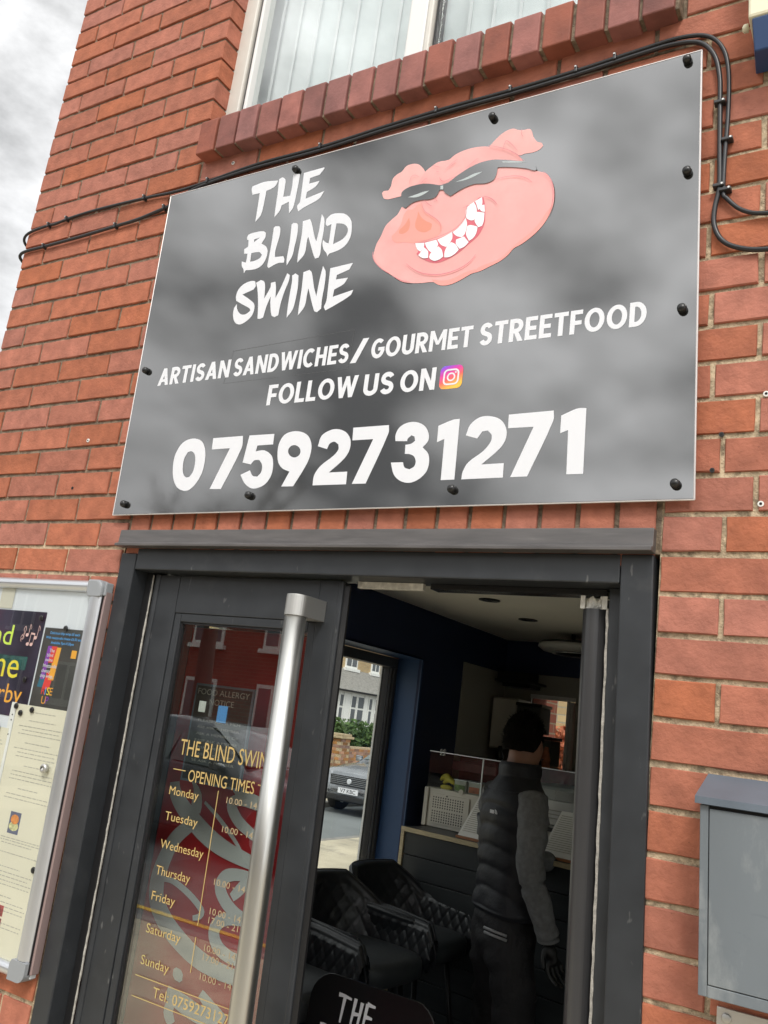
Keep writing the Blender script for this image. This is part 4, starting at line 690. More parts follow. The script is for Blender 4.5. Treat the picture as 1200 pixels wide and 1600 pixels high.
# ------------------------------------------------------------------ the entrance
def lean(mb, z0=-.1):
    mb.v = [(x*(1-.0112*(z-z0)) if z < z0 else x, y, z) for x, y, z in mb.v]; return mb
BOT = PAV+.02
df = thing('door_frame', (1.49, 0, PAV), 'anthracite metal frame round the shop entrance', 'door frame')
mb = MB(); mb.box(.788, .844, -.004, .10, BOT, -.091); part('jamb', lean(mb), M['grey'], df, bev=.003)
mb = MB(); mb.box(2.131, 2.192, -.004, .10, BOT, -.078); part('jamb', lean(mb), M['grey'], df, bev=.003)
mb = MB(); mb.box(.8445, 2.1305, -.002, .10, -.134, -.0772); part('head', mb, M['grey'], df, bev=.003)
mb = MB(); mb.prism([(.0, -.031), (-.020, -.031), (-.0225, -.066), (-.034, -.070), (-.034, -.077), (.0, -.077)], .786, 2.194, 'x'); part('drip_moulding', mb, M['drip'], df, bev=.0012)
mb = MB(); mb.box(.8445, .868, .045, .10, BOT, -.1345); part('inner_jamb', lean(mb), M['rubber'], df, bev=.002)
mb = MB(); mb.box(2.098, 2.1305, .045, .10, BOT, -.1345); part('inner_jamb', lean(mb), M['grey'], df, bev=.002)
def brush(x, y, z1):
    rnd = random.Random(int(x*100)); mb = MB(); n = 120
    mb.tube([(x+rnd.uniform(-.0007, .0007), y, z1-(z1-BOT)*i/n) for i in range(n+1)], [.0026+rnd.uniform(-.0006, .0006) for _ in range(n+1)], 6)
    part('brush_seal', lean(mb), M['brush'], df)
brush(.8705, .047, -.140); brush(2.0955, .047, -.175)
# right-hand tube guard, torn open at its top
mb = MB(); ns = 20
prof = [(2.066+.0275*math.cos(R(a)), .083-.040*math.sin(R(a))) for a in [i*180/ns for i in range(ns+1)]]
mb.prism(prof, BOT, -.176, 'z'); part('finger_guard', lean(mb), M['guard'], df, smooth=False)
for a, b, c_ in ((2.041, 2.050, -.150), (2.084, 2.094, -.150)):
    mb = MB(); mb.box(a, b, .052, .056, -.1755, c_); part('torn_strip', mb, M['torn'], df)
rnd = random.Random(2); mb = MB()
mb.grid(lambda u, v: (2.052+u*.032, .056+rnd.uniform(-.004, .004), -.176+v*(.014+.012*abs(math.sin(u*5)))+rnd.uniform(-.002, .002)), 8, 4); part('torn_strip', mb, M['torn'], df)
mb = MB(); mb.box(1.51, 1.68, .062, .075, -.150, -.1352); part('lit_head_strip', mb, M['torn'], df)  # cream strip standing in for the lit reflection under the door head
mb = MB(); mb.box(1.70, 2.09, .060, .10, -.147, -.1352); part('head_stop', mb, M['blackgloss'], df)

dl = thing('glazed_door', (1.2, .05, BOT), 'closed left door leaf with gold opening times lettered on its glass', 'door')
YL = .044
gx0, gx1, gz1 = .992, 1.395, -.258
mb = MB(); mb.prism([(.876+.011+.012*math.cos(R(a)), YL+.014-.016*math.sin(R(a))) for a in range(0, 181, 15)], BOT, -.1385, 'z'); part('hinge_guard', lean(mb), M['grey'], dl)
mb = MB(); mb.box(.8995, gx0-.022, YL, YL+.05, BOT+.004, -.1385); part('stile', lean(mb), M['grey'], dl, bev=.002)
mb = MB(); mb.box(gx1+.022, 1.470, YL, YL+.05, BOT+.004, -.1385); part('stile', lean(mb), M['grey'], dl, bev=.002)
mb = MB(); mb.box(1.4705, 1.484, YL-.003, YL+.014, BOT+.004, -.1385); part('edge_strip', lean(mb), M['grey'], dl, bev=.003)
mb = MB(); mb.box(1.4845, 1.499, YL+.002, YL+.009, BOT+.004, -.150); part('edge_gasket', lean(mb), M['rubber'], dl)
mb = MB(); mb.box(gx0-.0215, gx1+.0215, YL+.0005, YL+.05, gz1+.022, -.1385); part('top_rail', lean(mb), M['grey'], dl, bev=.002)
mb = MB(); mb.box(gx0-.0215, gx1+.0215, YL+.0005, YL+.05, BOT+.004, -1.9); part('bottom_rail', lean(mb), M['grey'], dl, bev=.002)
for (a, b, c_, d) in ((gx0-.021, gx0, -1.899, gz1+.0215), (gx1, gx1+.021, -1.899, gz1+.0215), (gx0+.0005, gx1-.0005, gz1+.0005, gz1+.0215)):
    mb = MB(); mb.box(a, b, YL+.003, YL+.03, c_, d); part('glazing_bead', lean(mb), M['grey'], dl, bev=.002)
mb = MB(); mb.box(gx0+.0003, gx0+.004, YL+.008, YL+.026, -1.899, gz1-.001).box(gx0+.005, gx1-.001, YL+.008, YL+.026, gz1-.004, gz1-.0003); part('gasket', lean(mb), M['gasket'], dl)
mb = MB(); mb.box(gx0+.0045, gx1-.0005, YL+.014, YL+.018, -1.898, gz1-.0045); pane = part('pane', lean(mb), M['glass_door'], dl)
YG = YL+.0125
mb = MB()
W_ = lambda s, x, z, h, w, m=None: text(mb, s, x, z, h, YG, w)
W_('THE BLIND SWINE', 1.056, -.5795, .0365, .290)
W_('OPENING TIMES', 1.096, -.6375, .027, .203)
mb.box(1.045, 1.085, YG-.0001, YG+.0001, -.6165, -.6145); mb.box(1.308, 1.348, YG-.0001, YG+.0001, -.6165, -.6145)
for s, z, w in (('Monday', -.675, .094), ('Tuesday', -.734, .104), ('Wednesday', -.798, .136), ('Thursday', -.857, .108), ('Friday', -.914, .074), ('Saturday', -.985, .108), ('Sunday', -1.053, .088)): W_(s, 1.044, z, .0195, w)
mb.box(1.1945, 1.1965, YG-.0001, YG+.0001, -.938, -.645); mb.box(1.1945, 1.1965, YG-.0001, YG+.0001, -1.036, -.962)
mb.box(1.034, 1.36, YG-.0001, YG+.0001, -1.0795, -1.0778); mb.box(1.034, 1.36, YG-.0001, YG+.0001, -1.1235, -1.1218)
W_('Tel: 07592731271', 1.096, -1.111, .0215, .235)
part('gold_lettering', lean(mb), M['gold'], pane)
mb = MB()
for s, z in (('10.00 - 14.30', -.668), ('10.00 - 14.30', -.732), ('10.00 - 14.30', -.846), ('10.00 - 14.30', -.908), ('17.00 - 21.30', -.927), ('10.00 - 14.30', -.984), ('17.00 - 21.30', -1.003), ('10.00 - 14.30', -1.043)): W_(s, 1.224, z, .0135, .118)
part('hours_lettering', lean(mb), M['goldpale'], pane)
# small window stickers
for (x, z, w, h, m_) in ((1.155, -.452, .030, .040, 'cyan'), (1.092, -.447, .022, .026, 'paperw')):
    mb = MB(); mb.box(x, x+w, YG+.0062, YG+.0066, z-h, z); part('sticker', mb, M[m_], pane)
# pull handle
HX, HY = 1.4155, -.033
hd = thing('pull_handle', (HX, HY, -1.9), 'long brushed steel tube handle on the left door leaf', 'door handle')
mb = MB(); mb.tube([(HX*(1-.0112*(z+.1)), HY, z) for z in (-1.88, -1.4, -.8, -.237)], .0248, 28); part('bar', mb, M['steel'], hd, smooth=True)
for z in (-.2125, -1.86):
    sh = (1-.0112*(z+.1)); cxx = HX*sh; o_ = [(cxx+.0262*math.cos(R(a)), HY-.0262*math.sin(R(a))) for a in range(0, 181, 12)]
    mb = MB(); mb.prism([(cxx+.0262, YL-.0005)]+o_+[(cxx-.0262, YL-.0005)], z-.0235, z+.0235, 'z'); part('bracket', mb, M['steelcap'], hd, bev=.0015)
# open right leaf swung into the shop
rl = thing('open_door', (2.07, .1, BOT), 'right door leaf swung wide open into the shop', 'door')
def slab(y0, y1, z0, z1, t=.045): 
    mb = MB(); fx = lambda y: 2.075-.03*(y-.1)
    return mb.hexa([(fx(y0)-t/2, y0, z0), (fx(y0)+t/2, y0, z0), (fx(y1)+t/2, y1, z0), (fx(y1)-t/2, y1, z0)], [(fx(y0)-t/2, y0, z1), (fx(y0)+t/2, y0, z1), (fx(y1)+t/2, y1, z1), (fx(y1)-t/2, y1, z1)])
part('stile', lean(slab(.128, .20, BOT, -.145)), M['grey'], rl); part('stile', lean(slab(.63, .70, BOT, -.145)), M['grey'], rl)
part('rail', lean(slab(.2005, .6295, -.26, -.145)), M['grey'], rl); part('rail', lean(slab(.2005, .6295, BOT, -1.9)), M['grey'], rl); part('pane', lean(slab(.2005, .6295, -1.8995, -.2605, .006)), M['glass'], rl)

# ------------------------------------------------------------------ noticeboard
nbd = thing('noticeboard', (.45, -.02, -1.15), 'lockable silver framed noticeboard with rounded grey corners left of the door', 'noticeboard')
BX0, BX1, BZ0, BZ1, BY = .11, .789, -1.150, -.171, -.035
fr = .050
def lb(mb): return lean(mb, -.17)
mb = MB(); mb.box(BX0+.02, BX1-.012, -.020, -.004, BZ0+.01, BZ1-.008); part('backboard', lb(mb), M['board'], nbd)
def half(x0, x1, z0, z1, ver, mt=None):
    mb = MB(); n = 12
    if ver:
        cx = (x0+x1)/2; rx = (x1-x0)/2; mb.prism([(cx+rx*math.cos(R(180*i/n)), -.018-.021*math.sin(R(180*i/n))**.8) for i in range(n+1)]+[(x0, -.008), (x1, -.008)][::1], z0, z1, 'z')
    else:
        cz = (z0+z1)/2; rz = (z1-z0)/2; mb.prism([(-.018-.021*math.sin(R(180*i/n))**.8, cz+rz*math.cos(R(180*i/n))) for i in range(n+1)]+[(-.008, z0), (-.008, z1)], x0, x1, 'x')
    return mb
half_ok = half
mb = half(BX1-fr-.012, BX1-.012, BZ0+.047, BZ1-.040, True); part('frame_side', lb(mb), M['silver'], nbd)
mb = half(BX0+.012, BX0+fr+.012, BZ0+.047, BZ1-.040, True); part('frame_side', lb(mb), M['silver'], nbd)
mb = half(BX0+.06, BX1-.06, BZ1-.034, BZ1-.002, False); part('frame_rail', lb(mb), M['silver'], nbd)
mb = half(BX0+.06, BX1-.06, BZ0+.002, BZ0+.034, False); part('frame_rail', lb(mb), M['silver'], nbd)
mb = MB(); mb.box(BX1-.0115, BX1-.0045, -.026, -.002, BZ0+.02, BZ1-.03); part('frame_edge', lb(mb), M['pink_edge'], nbd, bev=.002)
mb = MB(); mb.box(BX1-.013, BX1-.0118, -.030, -.002, BZ0+.02, BZ1-.02); part('shadow_gap', lb(mb), M['gasket'], nbd)
for cx, cz, sx, sz in ((BX1-.012, BZ1, -1, -1), (BX1-.012, BZ0, -1, 1), (BX0+.012, BZ1, 1, -1), (BX0+.012, BZ0, 1, 1)):
    pts = [(cx, cz+sz*.046), (cx+sx*.052, cz+sz*.046), (cx+sx*.058, cz+sz*.036), (cx+sx*.058, cz)]
    pts += [(cx+sx*.022*(1-math.sin(R(a))), cz+sz*.022*(1-math.cos(R(a)))) for a in range(0, 91, 15)]
    mb = MB(); mb.prism(pts, -.0405, -.004); part('corner_cap', lb(mb), M['capgrey'], nbd, bev=.007, seg=3)
    if sx < 0 and sz < 0: mb = MB(); mb.box(cx-.002, cx+.0072, -.030, -.004, cz-.042, cz-.006); part('corner_cap', lb(mb), M['capgrey'], nbd, bev=.003)
mb = MB(); mb.box(BX0+.05, BX1-.058, -.030, -.0285, BZ0+.03, BZ1-.03); part('glazing', lb(mb), M['perspex'], nbd)
mb = MB(); mb.lathe([(.011, -.030), (.011, -.040), (.008, -.042), (.0045, -.042), (.004, -.038)], (.699, 0, -.664), 'y', 16); lk = part('lock', mb, M['steelcap'], nbd, smooth=True)
mb = MB(); mb.box(.6945, .6965, -.0432, -.0421, -.667, -.661); part('keyhole', mb, M['hole'], lk)
YP = -.0212
def sheet(name, x0, x1, z0, z1, m_, label, y=YP, skew=0):
    t = thing(name, (x0, y, z0), label, 'poster' if 'poster' in name else 'menu sheet')
    mb = MB(); mb.hexa([(x0+skew, y, z0), (x1+skew, y, z0), (x1+skew, y+.0006, z0), (x0+skew, y+.0006, z0)], [(x0, y, z1), (x1, y, z1), (x1, y+.0006, z1), (x0, y+.0006, z1)]); part('sheet', lb(mb), M[m_], t); return t
p1 = sheet('poster', .2, .5605, -.553, -.266, 'poster', 'dark neon style poster with music notes on the noticeboard')
mb = MB(); text(mb, 'Blind', .252, -.364, .056, YP-.0004, .184); part('neon_word', lb(mb), M['lime'], p1)
mb = MB(); text(mb, 'Swine', .222, -.452, .072, YP-.0004, .270); part('neon_word', lb(mb), M['yellow'], p1)
mb = MB(); text(mb, 'irby', .412, -.519, .050, YP-.0004, .117); part('neon_word', lb(mb), M['orange'], p1)
mb = MB(); ZN = YP-.0004
def note(x, z, h=.030, two=False):
    for dx in ([0, .016] if two else [0]):
        mb.add([(x+dx+.0065*math.cos(R(a)), ZN, z+.005*math.sin(R(a))) for a in range(0, 360, 45)], [tuple(range(8))]); mb.ribbon([(x+dx+.0055, z), (x+dx+.0075, z+h)], .0018, ZN-.0001)
    if two: mb.ribbon([(x+.007, z+h), (x+.0235, z+h-.001)], .005, ZN-.0002)
    else: mb.ribbon([(x+.007, z+h), (x+.013, z+h-.006), (x+.013, z+h-.014)], .0015, ZN-.0002)
note(.497, -.332); note(.506, -.357, two=True); note(.534, -.338, .034)
mb.ribbon(spline([(.478, -.352), (.474, -.346), (.480, -.343), (.486, -.330), (.489, -.316), (.484, -.309), (.480, -.318), (.484, -.328), (.475, -.336), (.474, -.343), (.482, -.345), (.486, -.338), (.479, -.334)], 4), .0016, ZN-.0003)
part('music_notes', lb(mb), M['pink'], p1)
mb = MB(); mb.box(.30, .52, YP-.0003, YP-.0002, -.428, -.392); part('neon_glow_print', lb(mb), mat('print_glow', (.02, .10, .09), .5, var=.6, vscale=30), p1)
p2 = sheet('poster', .5685, .742, -.519, -.307, 'poster2', 'small charcoal poster with blue heading and RISE UP in rainbow letters', YP-.0012)
y2 = YP-.0016
mb = MB(); text(mb, 'Delicious chip wrap £5 each', .594, -.3235, .0068, y2, .118, bold=.01); text(mb, 'With mozzarella cheese £6.50 each', .580, -.3365, .0068, y2, .146, bold=.01); text(mb, 'Available 7pm-9.30pm', .604, -.3495, .0068, y2, .092, bold=.01)
part('heading', lb(mb), M['cyan'], p2)
for i, (c1_, (a, b, z0, z1)) in enumerate(zip(('purple', 'redp', 'orange', 'teal', 'redp'), ((.596, .612, -.445, -.356), (.612, .634, -.40, -.356), (.628, .650, -.445, -.358), (.590, .612, -.466, -.43), (.612, .640, -.470, -.425)))):
    mb = MB(); mb.hexa([(a-.006, y2+.0002+.00002*i, z0), (b-.006, y2+.0002+.00002*i, z0), (b-.006, y2+.00021+.00002*i, z0), (a-.006, y2+.00021+.00002*i, z0)], [(a, y2+.0002+.00002*i, z1), (b, y2+.0002+.00002*i, z1), (b, y2+.00021+.00002*i, z1), (a, y2+.00021+.00002*i, z1)]); part('colour_band', lb(mb), M[c1_], p2)
mb = MB()
for s, x, z in (('The', .606, -.372), ('blind', .600, -.3845), ('swine', .597, -.397), ('Mozzarella', .592, -.413), ('cheesy', .590, -.4265), ('chip wrap.', .588, -.440)): text(mb, s, x, z, .0088, y2-.0003, None, bold=.012)
part('lettering', lb(mb), M['white'], p2)
for ch, x, z, c_ in (('R', .607, -.484, 'redp'), ('I', .6215, -.484, 'cyan'), ('S', .628, -.484, 'yellow'), ('E', .640, -.484, 'orange'), ('U', .614, -.508, 'orange'), ('P', .630, -.508, 'purple')):
    mb = MB(); text(mb, ch, x, z, .0195, y2-.0003); part('rainbow_letter', lb(mb), M[c_], p2)
mb = MB(); mb.box(.694, .714, y2-.0001, y2, -.383, -.362); part('food_photo', lb(mb), M['orange'], p2)
def menu(t, x0, x1, zs, y, widths=None, hd=True):
    rnd = random.Random(int(x0*1000)+len(zs)); mb = MB(); mp_ = MB()
    for z, kind_ in zs:
        tgt = mb if kind_ == 'b' else mp_; wd = (x1-x0)*(rnd.uniform(.78, .98) if kind_ == 'b' else rnd.uniform(.35, .6)); cx = (x0+x1)/2; x = cx-wd/2
        while x < cx+wd/2:
            l_ = rnd.uniform(.005, .019); tgt.add([(x, y, z), (min(x+l_, cx+wd/2), y, z), (min(x+l_, cx+wd/2), y, z+.0020), (x, y, z+.0020)], [(0, 1, 2, 3)]); x += l_+.0034
    part('print_lines', lb(mb), M['inkpale'], t)
    if mp_.v: part('print_heading', lb(mp_), M['inkpale'], t)
zs = []
z = -.535; zs.append((z, 'h'))
for blk in (3, 3, 3, 2):
    z -= .022; zs.append((z, 'h')); z -= .006
    for _ in range(blk): z -= .0098; zs.append((z, 'b'))
m1 = sheet('menu_sheet', .522, .741, -.955, -.517, 'paper', 'long cream menu sheet with a burger photo pinned inside the noticeboard', YP-.0024)
menu(m1, .545, .730, [q for q in zs if q[0] > -.78], YP-.0028)
mb = MB(); mb.box(.590, .632, YP-.0029, YP-.0027, -.838, -.785); ph = part('burger_photo', lb(mb), mat('photo_blue_grey', (.14, .15, .22), .6), m1)
mb = MB(); mb.add([(.611+.016*math.cos(R(a)), YP-.0031, -.803+.012*math.sin(R(a))) for a in range(0, 360, 24)], [tuple(range(15))]); part('bun', lb(mb), mat('print_bun', (.72, .28, .08), .6, var=.3, vscale=120), ph)
mb = MB(); mb.add([(.611+.019*math.cos(R(a)), YP-.00305, -.820+.011*math.sin(R(a))) for a in range(0, 360, 24)], [tuple(range(15))]); part('salad_print', lb(mb), mat('print_salad', (.60, .58, .30), .6, var=.4, vscale=150), ph)
menu(m1, .535, .735, [(-.850, 'b'), (-.856, 'b'), (-.863, 'h'), (-.885, 'b')], YP-.0028)
m2 = sheet('menu_sheet', .515, .741, -1.118, -.898, 'paper', 'lower cream menu sheet with red photos overlapping the long one', YP-.0036)
menu(m2, .53, .725, [(-.918, 'h')]+[(-.930-.0095*i, 'b') for i in range(4)]+[(-.985, 'h')]+[(-.998-.0095*i, 'b') for i in range(3)]+[(-1.045, 'b'), (-1.055, 'b')], YP-.0040)
mb = MB(); mb.box(.600, .640, YP-.0041, YP-.0039, -1.075, -1.035).box(.600, .640, YP-.0041, YP-.0039, -1.03, -1.005); part('food_photo', lb(mb), mat('print_red_photo', (.35, .06, .06), .6, var=.6, vscale=90), m2)
m3 = sheet('menu_sheet', .28, .508, -1.10, -.585, 'paper', 'second cream menu sheet at the left edge of the noticeboard', YP-.0018)
menu(m3, .30, .50, [(-.61-.0095*i, 'b') for i in range(30) if i % 6], YP-.0022)
sl = sheet('menu_sheet', .498, .519, -1.02, -.515, 'paperw', 'narrow white strip of paper with punched holes between the menu sheets', YP-.0014)
for z in (-.548, -.562, -.60): mb = MB(); mb.lathe([(.0022, YP-.0019), (.0022, YP-.0015)], (.512, 0, z), 'y', 8); part('punched_hole', mb, M['hole'], sl)
MG = (('top right corner of the neon poster', .5485, -.283), ('right edge of the neon poster', .535, -.452), ('top of the charcoal poster', .657, -.306), ('lower right corner of the neon poster', .548, -.540), ('top left corner of the long menu sheet', .525, -.524), ('top of the left menu sheet', .470, -.588), ('right edge of the long menu sheet', .727, -.905), ('right edge of the charcoal poster, at its foot', .592, -.528))
for lab, x, z in MG:
    mb = MB(); mb.lathe([(.0075, YP-.0042), (.0082, YP-.0055), (.0070, YP-.0078), (.003, YP-.0080)], (x, 0, z), 'y', 12); solo('pin_magnet', mb, M['bolt'], 'small black round magnet at the '+lab, 'magnet', 'black magnets on the noticeboard', smooth=True)
mb = MB(); mb.box(.345, .405, YP-.0006, YP-.0004, -.262, -.195); solo('tape_strip', lb(mb), mat('masking_tape', (.62, .60, .50), .7), 'faded piece of tape under the top rail of the noticeboard', 'tape')

# ------------------------------------------------------------------ letter box, plate, alarm
lbx = thing('letter_box', (2.45, -.05, -.775), 'grey metal letter box with a sloping lid fixed right of the door', 'letter box')
LX0, LX1, LZ0, LZ1, LD = 2.3075, 2.62, -.774, -.500, -.100
def ls(mb): mb.v = [(x-.025*(z+.5), y, z) for x, y, z in mb.v]; return mb
mb = MB(); mb.box(LX0, LX1, -.094, -.003, LZ0+.0005, LZ1); part('body', ls(mb), M['mailtrim'], lbx, bev=.003)
for a in ((LX0-.0003, LX0+.0125, LZ0, LZ1-.001), (LX1-.012, LX1, LZ0, LZ1-.001)):
    mb = MB(); mb.box(a[0], a[1], -.1005, -.0942, a[2]+.0005, a[3]); part('door_surround', ls(mb), M['mailbox'], lbx, bev=.0012)
mb = MB(); mb.box(LX0+.0127, LX1-.0122, -.1005, -.0942, LZ0, LZ0+.0165); part('door_surround', ls(mb), M['mailbox'], lbx, bev=.0012)
mb = MB(); mb.box(LX0+.014, LX1-.0135, -.1012, -.0945, LZ0+.018, LZ1-.006); part('front_door', ls(mb), M['mailbox'], lbx, bev=.0008)
mb = MB(); mb.box(LX0+.002, LX1-.002, -.0943, -.0941, LZ0+.002, LZ1-.002); part('shadow_gap', ls(mb), M['gasket'], lbx)
mb = MB(); mb.prism([(-.001, -.4545), (-.1085, -.4890), (-.1085, -.5000), (-.1015, -.5000), (-.001, -.4975)], LX0-.007, LX1+.007, 'x'); part('lid', mb, M['mailtrim'], lbx, bev=.0012)
pt = thing('steel_plate', (2.4, -.005, -.9), 'stainless steel entry plate with round studs under the letter box', 'plate')
mb = MB(); mb.box(2.326, 2.56, -.006, .000, -1.05, -.8035); part('plate', mb, M['plate'], pt, bev=.001)
for x, z in ((2.3405, -.8175), (2.545, -.8175)):
    mb = MB(); mb.lathe([(.0075, -.006), (.0074, -.0085), (.006, -.0095)], (x, 0, z), 'y', 18); part('stud', mb, M['steelcap'], pt, smooth=True)
ab = thing('alarm_box', (2.45, -.05, .90), 'cream burglar alarm box with a dark blue lower part at the top right', 'alarm box')
mb = MB(); mb.prism([(2.3395, .990), (2.58, .990), (2.58, 1.3), (2.335, 1.3)], -.088, -.001); part('housing', mb, M['bellcream'], ab, bev=.006)
mb = MB(); mb.hexa([(2.350, -.066, .925), (2.57, -.066, .925), (2.57, -.001, .925), (2.344, -.001, .925)], [(2.346, -.0855, .989), (2.575, -.0855, .989), (2.575, -.001, .989), (2.341, -.001, .989)]); part('lens', mb, M['bellblue'], ab, bev=.003)
mb = MB(); mb.lathe([(.009, 2.334), (.0085, 2.326), (.005, 2.323)], (0, -.045, 1.005), 'x', 14); part('side_screw', mb, M['bellcream'], ab, smooth=True)

# ------------------------------------------------------------------ inside: red cooler side and notice behind the glass
fg = thing('display_panel', (.97, .36, FL), 'tall red panel with looping grey script standing behind the door glass', 'panel')
mb = MB(); mb.box(.775, 1.165, .325, .40, FL+.02, -.24); part('panel', mb, M['coke'], fg, bev=.01)
mb = MB(); mb.box(.70, .7745, .328, .40, FL+.02, -.2); part('dark_border', mb, M['mailtrim'], fg)  # dark strip added to block the bright side window beside the panel
for k, it in enumerate(SWIRL):
    mb = MB()
    if it[0] == 'poly': mb.face2d(chaikin(it[1], 1), (), .3235-.0003*k)
    else:
        p = spline([tuple(q) for q in it[2]], 4); n = len(p); mb.ribbon(p, [it[1]*1.5*(.65+.35*math.sin(math.pi*(i+.5)/n)) for i in range(n)], .3235-.0003*k)
    part('script_stroke', mb, M['cokeg'], fg)
an = thing('allergy_notice', (1.0, .2, -.65), 'dark framed food allergy notice hanging behind the door glass', 'notice')
YN = .20
mb = MB(); mb.box(.947, 1.148, YN, YN+.008, -.655, -.402); part('frame', mb, M['mailtrim'], an)
mb = MB(); mb.box(.953, 1.142, YN-.001, YN-.0003, -.649, -.408); part('sheet', mb, mat('notice_charcoal', (.022, .022, .018), .6), an)
mb = MB(); text(mb, 'FOOD ALLERGY', .958, -.430, .015, YN-.0015, .178); text(mb, 'NOTICE', 1.003, -.455, .015, YN-.0015, .085)
for i in range(7): text(mb, 'PLEASE ASK A MEMBER OF STAFF'[(i*3) % 7:(i*3) % 7+16], .975, -.50-.017*i, .006, YN-.0015, .145)
part('lettering', mb, mat('notice_print', (.33, .31, .26), .6), an)
# ceiling lights and the pendant
for x, y, lab in ((.876, 2.209, 'black recessed ceiling light nearest the door head'), (.842, 2.814, 'black recessed ceiling light halfway to the round fan'), (.561, 1.876, 'black recessed ceiling light half hidden by the left door leaf')):
    root = thing('downlight', (x, y, CE), lab, 'ceiling light', 'recessed lights in the shop ceiling')
    mb = MB(); mb.lathe([(.052, CE-.0005), (.052, CE-.005), (.040, CE-.006), (.038, CE-.002)], (x, y, 0), 'z', 24); part('rim', mb, M['blackmetal'], root, smooth=False)
    mb = MB(); mb.lathe([(.0375, CE-.0035), (.0375, CE-.0045)], (x, y, 0), 'z', 20); part('lens', mb, M['pane'], root)
fan = thing('ceiling_fan', (1.0, 3.2, .0), 'round pale ceiling fan on a black stem behind the tube guard', 'fan')
fx, fy = .95, 3.33
mb = MB(); mb.lathe([(.012, CE-.001), (.012, .145)], (fx-.02, fy, 0), 'z', 12); part('stem', mb, M['blackmetal'], fan)
mb = MB(); mb.lathe([(.03, .152), (.10, .138), (.20, .134), (.215, .120)], (fx, fy, 0), 'z', 32); part('canopy', mb, M['blackmetal'], fan, smooth=True)
mb = MB(); mb.lathe([(.215, .119), (.22, .100), (.19, .080), (.145, .074), (.130, .080)], (fx, fy, 0), 'z', 36); part('housing', mb, mat('fan_shell', (.42, .42, .40), .5), fan, smooth=True)
mb = MB(); mb.lathe([(.135, .0725), (.138, .068), (.128, .0675), (.124, .0725)], (fx, fy, 0), 'z', 36); part('ring', mb, M['silver'], fan, smooth=True)
mb = MB(); mb.lathe([(.122, .078), (.122, .0745)], (fx, fy, 0), 'z', 30); part('grille', mb, M['hole'], fan)

# counter: top line runs slightly oblique
ca = math.atan2(2.385-2.525, 1.19-.369)
def cp(s, d, z):  # s along the front from the left end, d behind the front
    return (.372+s*math.cos(ca)-d*math.sin(ca), 2.525+s*math.sin(ca)+d*math.cos(ca), z)
def cbox(mb, s0, s1, d0, d1, z0, z1):
    return mb.hexa([cp(s0, d0, z0), cp(s1, d0, z0), cp(s1, d1, z0), cp(s0, d1, z0)], [cp(s0, d0, z1), cp(s1, d0, z1), cp(s1, d1, z1), cp(s0, d1, z1)])
ct = thing('counter', (1.0, 2.6, FL), 'black planked serving counter with a pale plywood edged top', 'counter')
CT = -.949
mb = MB(); cbox(mb, .0, 3.3, .0, .60, CT-.020, CT); part('worktop', mb, M['worktop'], ct)
mb = MB(); cbox(mb, -.002, 3.3, -.004, -.0005, CT-.021, CT+.0008); part('edge_strip', mb, M['ply'], ct)
mb = MB(); cbox(mb, -.004, .016, .000, .55, FL, CT-.0215); part('end_panel', mb, M['ply'], ct)
for i in range(11):
    z1 = CT-.024-.108*i; mb = MB(); cbox(mb, .018, 3.28, .008+(i % 2)*.0008, .03, max(FL, z1-.104), z1); part('plank', mb, M['plank'], ct, bev=.002)
mb = MB(); cbox(mb, .02, 3.27, .032, .05, FL, CT-.022); part('carcass', mb, M['blackmetal'], ct)
# cream perforated unit on the counter
cu_ = thing('perforated_case', (.5, 2.75, CT), 'cream metal cabinet with two blocks of punched holes on the left of the counter', 'cabinet')
def kp(s, d, z): return cp(s, d+.20, z)
def kbox(mb, s0, s1, d0, d1, z0, z1): return mb.hexa([kp(s0, d0, z0), kp(s1, d0, z0), kp(s1, d1, z0), kp(s0, d1, z0)], [kp(s0, d0, z1), kp(s1, d0, z1), kp(s1, d1, z1), kp(s0, d1, z1)])
KT = -.752
mb = MB(); kbox(mb, -.03, .95, .006, .30, CT+.002, KT); part('cabinet', mb, M['cream'], cu_, bev=.004)
mb = MB(); kbox(mb, -.03, -.004, -.004, .0055, CT+.002, KT-.0005); part('corner_post', mb, M['cream'], cu_, bev=.002)
mb = MB(); kbox(mb, .014, .262, -.001, .0055, CT+.022, KT-.024); pn = part('vent_panel', mb, M['cream'], cu_, bev=.002)
mb = MB()
for blk, zz in ((0, KT-.047), (1, KT-.117)):
    for r_ in range(5):
        for c_ in range(13): s0 = .030+c_*.0158; z0 = zz-r_*.0125; kbox(mb, s0, s0+.0068, -.0016, -.0011, z0, z0+.0068)
part('punched_holes', mb, M['hole'], pn, kind='stuff')
mb = MB(); kbox(mb, .115, .122, -.004, -.0012, KT-.034, KT-.028); part('catch', mb, M['blackmetal'], cu_)
# glass display on top of the case
ds = thing('glass_display', (.6, 2.85, KT), 'glass topping display on the cream cabinet showing bananas and tubs', 'display case')
mb = MB(); kbox(mb, -.02, .95, .0, .004, KT+.001, KT+.185); part('front_glass', mb, M['glass'], ds)
mb = MB(); kbox(mb, -.02, -.016, .005, .29, KT+.001, KT+.185); part('side_glass', mb, M['glass'], ds)
mb = MB(); kbox(mb, -.02, .95, .0, .29, KT+.186, KT+.190); part('top_glass', mb, M['glass'], ds)
mb = MB(); kbox(mb, -.022, .95, -.003, .001, KT+.1855, KT+.1895); part('top_edge', mb, M['silver'], ds)
mb = MB(); kbox(mb, .315, .322, .0045, .01, KT+.001, KT+.185); part('divider', mb, M['silver'], ds)
mb = MB(); kbox(mb, -.01, .95, .27, .285, KT+.001, KT+.18); part('back_panel', mb, M['foodred'], ds)
mb = MB()
